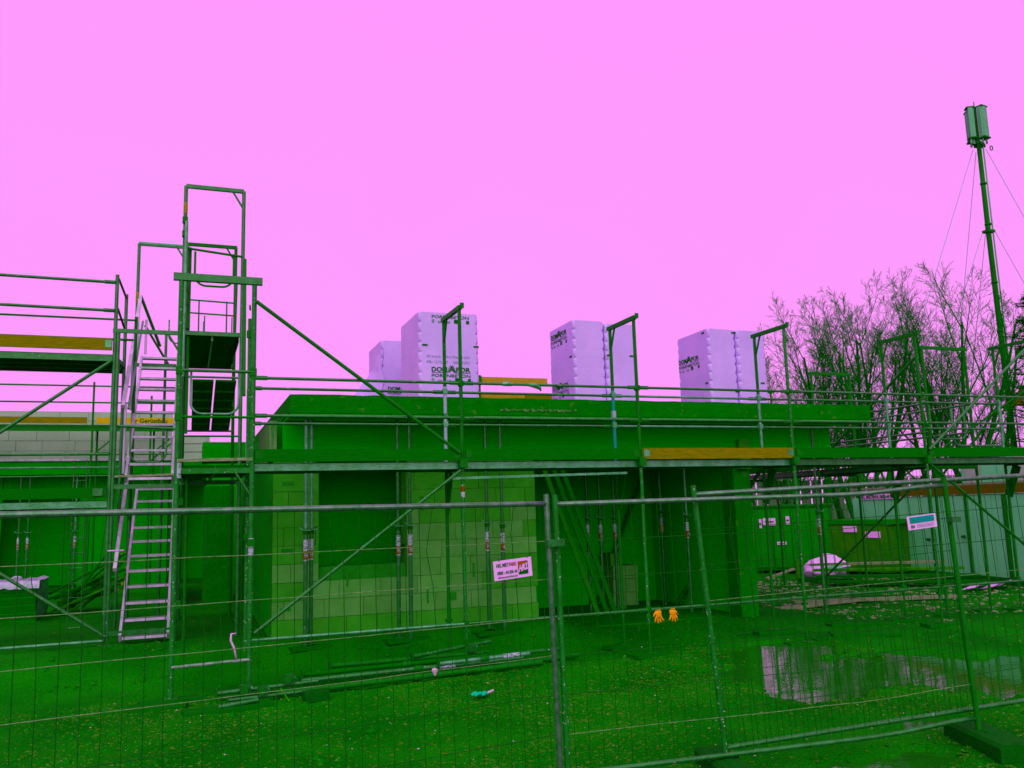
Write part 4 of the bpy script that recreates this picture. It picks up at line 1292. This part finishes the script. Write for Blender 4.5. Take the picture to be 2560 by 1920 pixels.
# ------------------------------------------------------------------ right yard: containers, bag, boards
A = Vector((17.38, 9.22, 0)); B = Vector((16.25, 3.0, 0))
dA = (B - A).normalized(); nA = Vector((-dA.y, dA.x, 0))
if nA.x > 0:
    nA = -nA
ct = thing('site_container', (A + B) / 2, 'white steel site container with red-brown top rail behind the scaffold', 'container')
rz = math.atan2(dA.y, dA.x)
cen = (A + B) / 2 - nA * 1.2
L_ = (B - A).length + 1.0
box('body', cen + V(0, 0, 1.08), (L_, 2.34, 1.90), CONT_WHITE, ct, rz=rz)
box('roof', cen + V(0, 0, 2.28), (L_ + .04, 2.44, .05), PALE_WOOD, ct, rz=rz)
topr = box('top_rail', (A + B) / 2 + nA * .0 + V(0, 0, 2.15) + dA * .95, (L_ - 1.9, .09, .21), CONT_RED, ct, rz=rz)
box('bottom_rail', (A + B) / 2 + V(0, 0, .10), (L_, .08, .16), G_DARK, ct, rz=rz)
for k in range(int(L_ / .62) + 1):
    c = A + dA * (-.45 + .62 * k) + nA * (-.012)
    box('panel', c + V(0, 0, 1.08) + dA * .29, (.60, .045, 1.86), CONT_WHITE, ct, rz=rz)
pl = A + dA * .02 + nA * .05
box('name_plate', A + dA * .92 + nA * .03 + V(0, 0, 2.06), (1.85, .03, .14), SIGN, ct, rz=rz)
put_text('lettering', 'HKL MIETPARK 0800-44 555 44', pl + V(0, 0, 2.01), dA, (0, 0, 1), 1.78, .10, PRINT, ct, .03, off=.012)
for k, (u_, wdt) in enumerate(((5.55, .10), (3.0, .05), (4.3, .05))):
    box('door_frame', A + dA * u_ + nA * .03 + V(0, 0, 1.05), (wdt, .06, 1.95), G_DARK, ct, rz=rz)
for u_, z in ((2.85, .95), (4.15, 1.05)):
    bar('door_knob', A + dA * u_ + nA * .03 + V(0, 0, z), A + dA * u_ + nA * .10 + V(0, 0, z), .035, PRINT, ct)
# further pale hut behind
hb = thing('pale_hut', (21.2, 6.6, 0), 'pale panelled hut showing above the white container', 'hut')
box('body', (21.4, 5.9, 1.6), (2.2, 5.4, 3.0), CONT_WHITE, hb, rz=-.15)
for k in range(9):
    box('panel', (20.28 - .093 * k + .30, 8.2 - .615 * k, 1.6), (.06, .59, 2.9), CONT_WHITE if k % 3 else FAR_BLOCK, hb, rz=-.15)
box('roof', (21.4, 5.9, 3.13), (2.4, 5.6, .07), G_DARK, hb, rz=-.15)
# plywood skip before the container
sk = thing('plywood_box', (16.3, 8.9, 0), 'big brown plywood box with pale stickers in front of the white container', 'box')
box('body', (16.45, 8.35, .72), (1.0, 2.3, 1.2), PLY, sk, rz=.15)
box('lid', (16.45, 8.35, 1.40), (1.06, 2.5, .12), CONT_GREEN, sk, rz=.15)
for k in range(4):
    box('panel', (15.86 + .11 * k, 9.2 - .62 * k, .72), (.03, .58, 1.1), PLY if k % 2 else OLD_WOOD, sk, rz=.15)
for (x, y, z) in ((15.98, 8.2, 1.22), (16.10, 7.5, 1.08)):
    box('sticker', (x - .04, y, z), (.02, .45, .16), SIGN, sk, rz=.15)
# green container
gc = thing('green_tool_container', (14.7, 9.6, 0), 'dark green tool container with small white notices under the open slab end', 'container')
P0, P1 = Vector((14.4, 10.3, 0)), Vector((15.9, 8.9, 0))
d = (P1 - P0).normalized(); rz2 = math.atan2(d.y, d.x); nn = Vector((d.y, -d.x, 0))
if nn.y > 0:
    nn = -nn
cc = (P0 + P1) / 2 - nn * 1.0
box('body', cc + V(0, 0, .98), ((P1 - P0).length, 2.0, 1.75), CONT_GREEN, gc, rz=rz2)
box('roof', cc + V(0, 0, 1.88), ((P1 - P0).length + .1, 2.1, .06), G_DARK, gc, rz=rz2)
for k in range(4):
    c = P0 + d * (.28 + .5 * k) + nn * .01
    box('door_panel', c + V(0, 0, .98), (.46, .04, 1.6), CONT_GREEN, gc, rz=rz2)
for (u_, z, wd, ht) in ((.45, 1.45, .34, .2), (.95, 1.48, .10, .22), (.2, 1.4, .08, .25), (.75, .85, .25, .08)):
    box('notice', P0 + d * u_ + nn * .04 + V(0, 0, z), (wd, .02, ht), SIGN, gc, rz=rz2)
    box('notice_line', P0 + d * u_ + nn * .055 + V(0, 0, z), (wd * .7, .01, ht * .18), PRINT, gc, rz=rz2)


def bag(c, rx, ry, h, label):
    t = thing('big_bag', c, label, 'bag')
    b_ = MB()
    n1, n2 = 36, 20
    for j in range(n2 + 1):
        v_ = j / n2
        for i in range(n1):
            a = 2 * math.pi * i / n1
            pr_ = math.sin(math.pi * (0.10 + 0.90 * v_)) ** .45 if v_ < 1 else 0.02
            k = 1 + .26 * noise.noise(Vector((math.cos(a) * 1.5, math.sin(a) * 1.5, v_ * 2.2))) + .16 * noise.noise(Vector((math.cos(a) * 4, math.sin(a) * 4, v_ * 6)))
            b_.v.append((c[0] + rx * pr_ * k * math.cos(a), c[1] + ry * pr_ * k * math.sin(a), c[2] + h * v_ * (1 + .30 * noise.noise(Vector((math.cos(a) * 1.3, math.sin(a) * 1.3, 4))))))
    for j in range(n2):
        for i in range(n1):
            b_.f.append((j * n1 + i, j * n1 + (i + 1) % n1, (j + 1) * n1 + (i + 1) % n1, (j + 1) * n1 + i))
    body = b_.build('body', BAG, t, smooth=True)
    for k, (a, z) in enumerate(((-2.2, .5), (-1.9, .62), (-1.55, .45))):
        p = Vector((c[0] + rx * 1.02 * math.cos(a), c[1] + ry * 1.02 * math.sin(a), c[2] + h * z))
        span('printed_band', p, p + V(.25, -.12, .06), .02, .10, SIGN_TEAL if k == 2 else CONT_WHITE, body)
    return t


bag((14.75, 7.85, -.02), .60, .46, .58, 'full white woven bag with greenish print lying on the ground')
o = box('cardboard', (14.1, 8.05, .26), (.30, .05, .50), PLY, rz=.3); tag(o, 'brown cardboard sheet leaning on the white bag', 'cardboard')
o = span('white_offcut', (13.1, 8.1, .08), (13.8, 7.9, .30), .16, .04, PALE_WOOD); tag(o, 'pale offcut lying left of the white bag', 'offcut')
bd = [((13.9, 7.4, .42), (16.0, 5.2, .50), .25, PALE_WOOD, 'pale plank on top of the plank stack before the container'),
      ((13.6, 6.9, .33), (16.0, 4.7, .38), .3, PLY, 'brown plank in the middle of the plank stack'),
      ((13.3, 6.5, .22), (15.9, 4.2, .26), .3, OLD_WOOD, 'dark plank low in the plank stack'),
      ((13.2, 6.3, .12), (15.8, 3.9, .14), .3, OLD_WOOD, 'lowest dark plank of the stack on the ground'),
      ((10.4, 3.7, .06), (13.6, 2.6, .06), .22, PALE_WOOD, 'long pale plank on the ground under the gable scaffold'),
      ((9.4, 2.9, .06), (11.6, 3.3, .06), .2, PALE_WOOD, 'short pale plank on the ground under the slab end'),
      ((8.9, .95, .03), (9.9, .6, .03), .28, OLD_WOOD, 'dark plank at the edge of the puddle'),
      ((8.3, .2, .02), (9.2, -.2, .02), .26, OLD_WOOD, 'dark wet plank lying half in the puddle')]
for (p, q, wd, m_, lab) in bd:
    o = span('plank', p, q, wd, .05, m_); tag(o, lab, 'plank', 'planks on the ground')
for (x, y, lab) in ((14.0, 7.0, 'dark bearer timber under the end of the plank stack by the white bag'), (15.6, 5.4, 'dark bearer timber under the end of the plank stack by the container')):
    tag(box('bearer', (x, y, .05), (.1, 1.3, .12), OLD_WOOD, None, rz=.78), lab, 'timber', 'bearers')
b = MB()
for i in range(5):
    p = Vector((14.6 + .22 * i, 3.55 + .10 * math.sin(i * 2), .05)); b.add([p, p + V(.5, .2, .05), p + V(.55, -.15, .14), p + V(.1, -.25, .06)], [(0, 1, 2, 3)])
o = b.build('plastic_sheet', BAG); tag(o, 'crumpled white plastic sheet on the ground before the container', 'plastic sheet')

# pale hoarding and mesh fence far behind
hd = thing('corrugated_hoarding', (25, 22, 0), 'pale corrugated hoarding far behind the open slab end', 'hoarding')
for k in range(34):
    box('sheet', (17.6 + .45 * k, 22.5 - .16 * k, 1.45), (.40, .05 if k % 2 else .09, 2.9), FAR_BLOCK, hd, rz=-.34)
ff = thing('rear_mesh_fence', (20, 12, 0), 'fine mesh fence panels in front of the bare trees', 'fence')
p0, p1 = Vector((12.5, 13.5, 0)), Vector((27, 10.0, 0))
for k in range(7):
    c = p0.lerp(p1, k / 6)
    bar('post', c, c + V(0, 0, 3.6), .03, G_DARK, ff)
for z in (.2, .7, 1.2, 1.7, 2.2, 2.7, 3.2, 3.55):
    bar('rail', p0 + V(0, 0, z), p1 + V(0, 0, z), .012, G_DARK, ff, 6)
for k in range(120):
    c = p0.lerp(p1, (k + .5) / 120)
    bar('wire', c + V(0, 0, .1), c + V(0, 0, 3.55), .006, G_DARK, ff, 5)

# ------------------------------------------------------------------ bare trees


def bare_tree(x, y, h, label, seed, stems=3, spread=.32, lean=(0, 0), dens=1.0):
    rg = random.Random(seed)
    t = thing('bare_tree', (x, y, 0), label, 'tree', 'bare trees behind the site')
    trunk, crown = MB(), MB()

    def grow(p, d, L, r_, lev):
        n = 6 if lev == 0 else (4 if lev < 3 else 3)
        wob = (.05, .075, .10, .15, .2)[lev]
        pts = [p]; rad = [r_]
        dd = d.copy()
        for i in range(n):
            dd = (dd + Vector((rg.uniform(-wob, wob), rg.uniform(-wob, wob), rg.uniform(-.01, .06)))).normalized()
            pts.append(pts[-1] + dd * L / n); rad.append(max(.0055, r_ * (1 - .72 * (i + 1) / n)))
        (trunk if lev < 1 else crown).tube(pts, rad, 7 if lev < 1 else (5 if lev < 2 else 3), cap=False)
        if lev >= 4:
            return
        nb = max(2, int({0: 8, 1: 7, 2: 6, 3: 5}[lev] * dens + rg.random()))
        for k in range(nb):
            u_ = min(.99, (.22 if lev == 0 else .18) + (.80 if lev == 0 else .84) * (k + rg.random()) / nb)
            i = min(int(u_ * n), n - 1)
            q = pts[i].lerp(pts[i + 1], u_ * n - i)
            ax_ = (pts[i + 1] - pts[i]).normalized()
            side = Matrix.Rotation(rg.uniform(0, 6.283), 3, ax_) @ ax_.orthogonal().normalized()
            ang = rg.uniform(.32, .72) if lev < 2 else rg.uniform(.4, .95)
            nd = (ax_ * math.cos(ang) + side * math.sin(ang) + V(0, 0, .10)).normalized()
            grow(q, nd, L * rg.uniform(.38, .60) * (1.12 - .55 * u_), max(.0055, rad[i] * rg.uniform(.38, .55)), lev + 1)
    for s_ in range(stems):
        a = 6.283 * s_ / stems + rg.random()
        d = Vector((math.cos(a) * spread * rg.uniform(.5, 1.1) + lean[0], math.sin(a) * spread * rg.uniform(.5, 1.1) + lean[1], 1)).normalized()
        grow(Vector((x + math.cos(a) * .25, y + math.sin(a) * .25, -.1)), d, h * rg.uniform(.70, .88), h * rg.uniform(.011, .015), 0)
    trunk.build('trunk', BARK, t, smooth=True)
    crown.build('crown', TWIG, t)
    return t


bare_tree(24.6, 16.8, 10.4, 'tall bare tree with fanned branches behind the wrapped packs', 31, 5, .30)
bare_tree(27.3, 15.4, 10.6, 'tall dense bare tree nearest the antenna mast', 22, 5, .30)
bare_tree(23.3, 18.2, 8.6, 'bare tree leaning left next to the last wrapped pack', 13, 4, .34, (-.10, .05))
bare_tree(25.8, 19.0, 10.2, 'slender bare tree between the two tall bare trees', 14, 3, .25)
bare_tree(29.3, 15.6, 9.8, 'bare tree behind the antenna mast', 15, 3, .32, (.1, 0))
bare_tree(22.3, 19.6, 5.6, 'low bare bush against the last wrapped pack', 16, 5, .45, dens=1.1)
bare_tree(19.2, 20.5, 5.2, 'low bare bush seen under the open slab end', 17, 5, .5)

# pine at the right edge
pt = thing('pine_tree', (23.6, 7.8, 0), 'dark green pine tree at the right edge behind the mast', 'tree')
b = MB(); b.tube([(23.45, 7.9, 0), (23.4, 7.9, 4), (23.45, 7.95, 8.4)], [.22, .16, .05], 8); b.build('trunk', BARK, pt, smooth=True)
b = MB(); b2 = MB()
rg = random.Random(5)
for lv in range(15):
    z = 2.4 + lv * .40
    for k in range(7):
        a = rg.uniform(0, 6.283); L = (2.35 - lv * .135) * rg.uniform(.6, 1.05)
        d = Vector((math.cos(a), math.sin(a), rg.uniform(.05, .35)))
        root = Vector((23.45, 7.9, z + rg.uniform(-.2, .2)))
        tip = root + d * L
        b2.tube([root, tip], [.035, .01], 4, cap=False)
        for q in range(9):
            u_ = .35 + .65 * q / 8
            c = root.lerp(tip, u_) + Vector((rg.uniform(-.12, .12), rg.uniform(-.12, .12), rg.uniform(-.04, .10)))
            for _ in range(12):
                dv = Vector((rg.gauss(0, 1), rg.gauss(0, 1), rg.gauss(.5, .8))).normalized() * rg.uniform(.12, .22)
                sd = dv.orthogonal().normalized() * .018
                b.add([c - sd, c + sd, c + dv], [(0, 1, 2)])
b2.build('branches', BARK, pt); b.build('crown', NEEDLE, pt)
# house with red roof
hs = thing('tiled_house', (33.5, 10.8, 0), 'house with red tiled roof peeping in behind the pine', 'house')
box('wall', (33.5, 10.8, 2.8), (7, 6, 5.6), PLY, hs)
rf = MB(); rf.add([(29.6, 7.4, 5.5), (29.6, 14.2, 5.5), (33.5, 14.2, 8.6), (33.5, 7.4, 8.6), (37.4, 7.4, 5.5), (37.4, 14.2, 5.5)], [(0, 3, 2, 1), (3, 4, 5, 2), (0, 4, 3), (1, 2, 5)])
rfo = rf.build('roof', TILE, hs)
for j in range(14):
    for i in range(16):
        u_ = j / 14
        box('tile', (29.55 + 3.9 * u_, 7.6 + .42 * i, 5.56 + 3.1 * u_), (.34, .36, .05), TILE, rfo, rot=Euler((0, -.67, 0)).to_matrix())

# ------------------------------------------------------------------ antenna mast
ms = thing('antenna_mast', (34.2, 17.9, 0), 'tall guyed antenna mast with panel antennas above the bare trees', 'mast')
mx_, my_ = 34.2, 17.9
b = MB(); b.tube([(mx_ + .22, my_ + .1, 0), (mx_ + .05, my_, 7), (mx_ - .02, my_, 14.2), (mx_, my_, 18.7)], [.135, .13, .115, .10], 12); b.build('pole', MASTM, ms, smooth=True)
b = MB(); b.tube([(mx_ + .36, my_ - .12, 0), (mx_ + .20, my_ - .12, 7), (mx_ + .13, my_ - .12, 14.2), (mx_ + .12, my_ - .12, 18.4)], [.035] * 4, 8); b.build('cable_duct', ANTENNA, ms, smooth=True)
for z in (7.2, 9.5, 11.8, 14.6, 16.6):
    bar('band', (mx_, my_, z - .05), (mx_, my_, z + .05), .14, MASTM, ms)


def panel_ant(dx, dy, z0, z1, rz, wd):
    b_ = MB()
    R = Matrix.Rotation(rz, 3, 'Z')
    ring = [(-wd, .10), (-wd, -.06), (-wd * .7, -.15), (0, -.18), (wd * .7, -.15), (wd, -.06), (wd, .10)]
    vs = []
    for z in (z0, z1):
        for (x, y) in ring:
            p = R @ Vector((x, y, 0)); vs.append((mx_ + dx + p.x, my_ + dy + p.y, z))
    n = len(ring)
    b_.add(vs, [(i, (i + 1) % n, n + (i + 1) % n, n + i) for i in range(n)] + [tuple(range(n))[::-1], tuple(range(n, 2 * n))])
    a = b_.build('antenna_panel', ANTENNA, ms)
    box('end_cap', (mx_ + dx, my_ + dy, z1 + .03), (wd * 2.05, .34, .06), MASTM, a, rz=rz)
    box('end_cap', (mx_ + dx, my_ + dy, z0 - .03), (wd * 2.05, .34, .07), MASTM, a, rz=rz)
    for k in (-.5, .5):
        bar('connector', (mx_ + dx + k * wd, my_ + dy, z0 - .3), (mx_ + dx + k * wd, my_ + dy, z0), .05, ANTENNA, a)
    return a


panel_ant(-.56, -.15, 18.75, 20.2, 1.0, .17)
panel_ant(.18, -.20, 18.85, 20.35, .15, .235)
panel_ant(.05, .35, 18.85, 20.3, 2.6, .22)
bar('core', (mx_, my_, 18.4), (mx_, my_, 20.45), .06, MASTM, ms)
bar('lightning_rod', (mx_ - .02, my_, 20.45), (mx_ - .02, my_, 20.7), .03, ANTENNA, ms)
box('mount', (mx_, my_, 18.55), (.8, .35, .16), MASTM, ms, rz=.4)
for (a, zt) in ((2.75, 18.3), (-.45, 18.3), (1.2, 18.3), (2.75, 14.2), (-.45, 14.2), (1.2, 14.2)):
    k = 7.5 if zt > 16 else 6.0
    bar('guy_wire', (mx_ + .3 * math.cos(a), my_ + .3 * math.sin(a), zt), (mx_ + k * math.cos(a), my_ + k * math.sin(a), 0), .014, CABLE, ms, 5)
for z, s_ in ((18.3, .42), (18.25, -.36)):
    b = MB(); b.tube([(mx_ + s_ + .09 * math.cos(k * .63), my_ - .3, z + .11 * math.sin(k * .63)) for k in range(11)], .025, 5); b.build('cable_loop', MASTM, ms)
box('guy_collar', (mx_, my_, 14.25), (.45, .35, .12), MASTM, ms)
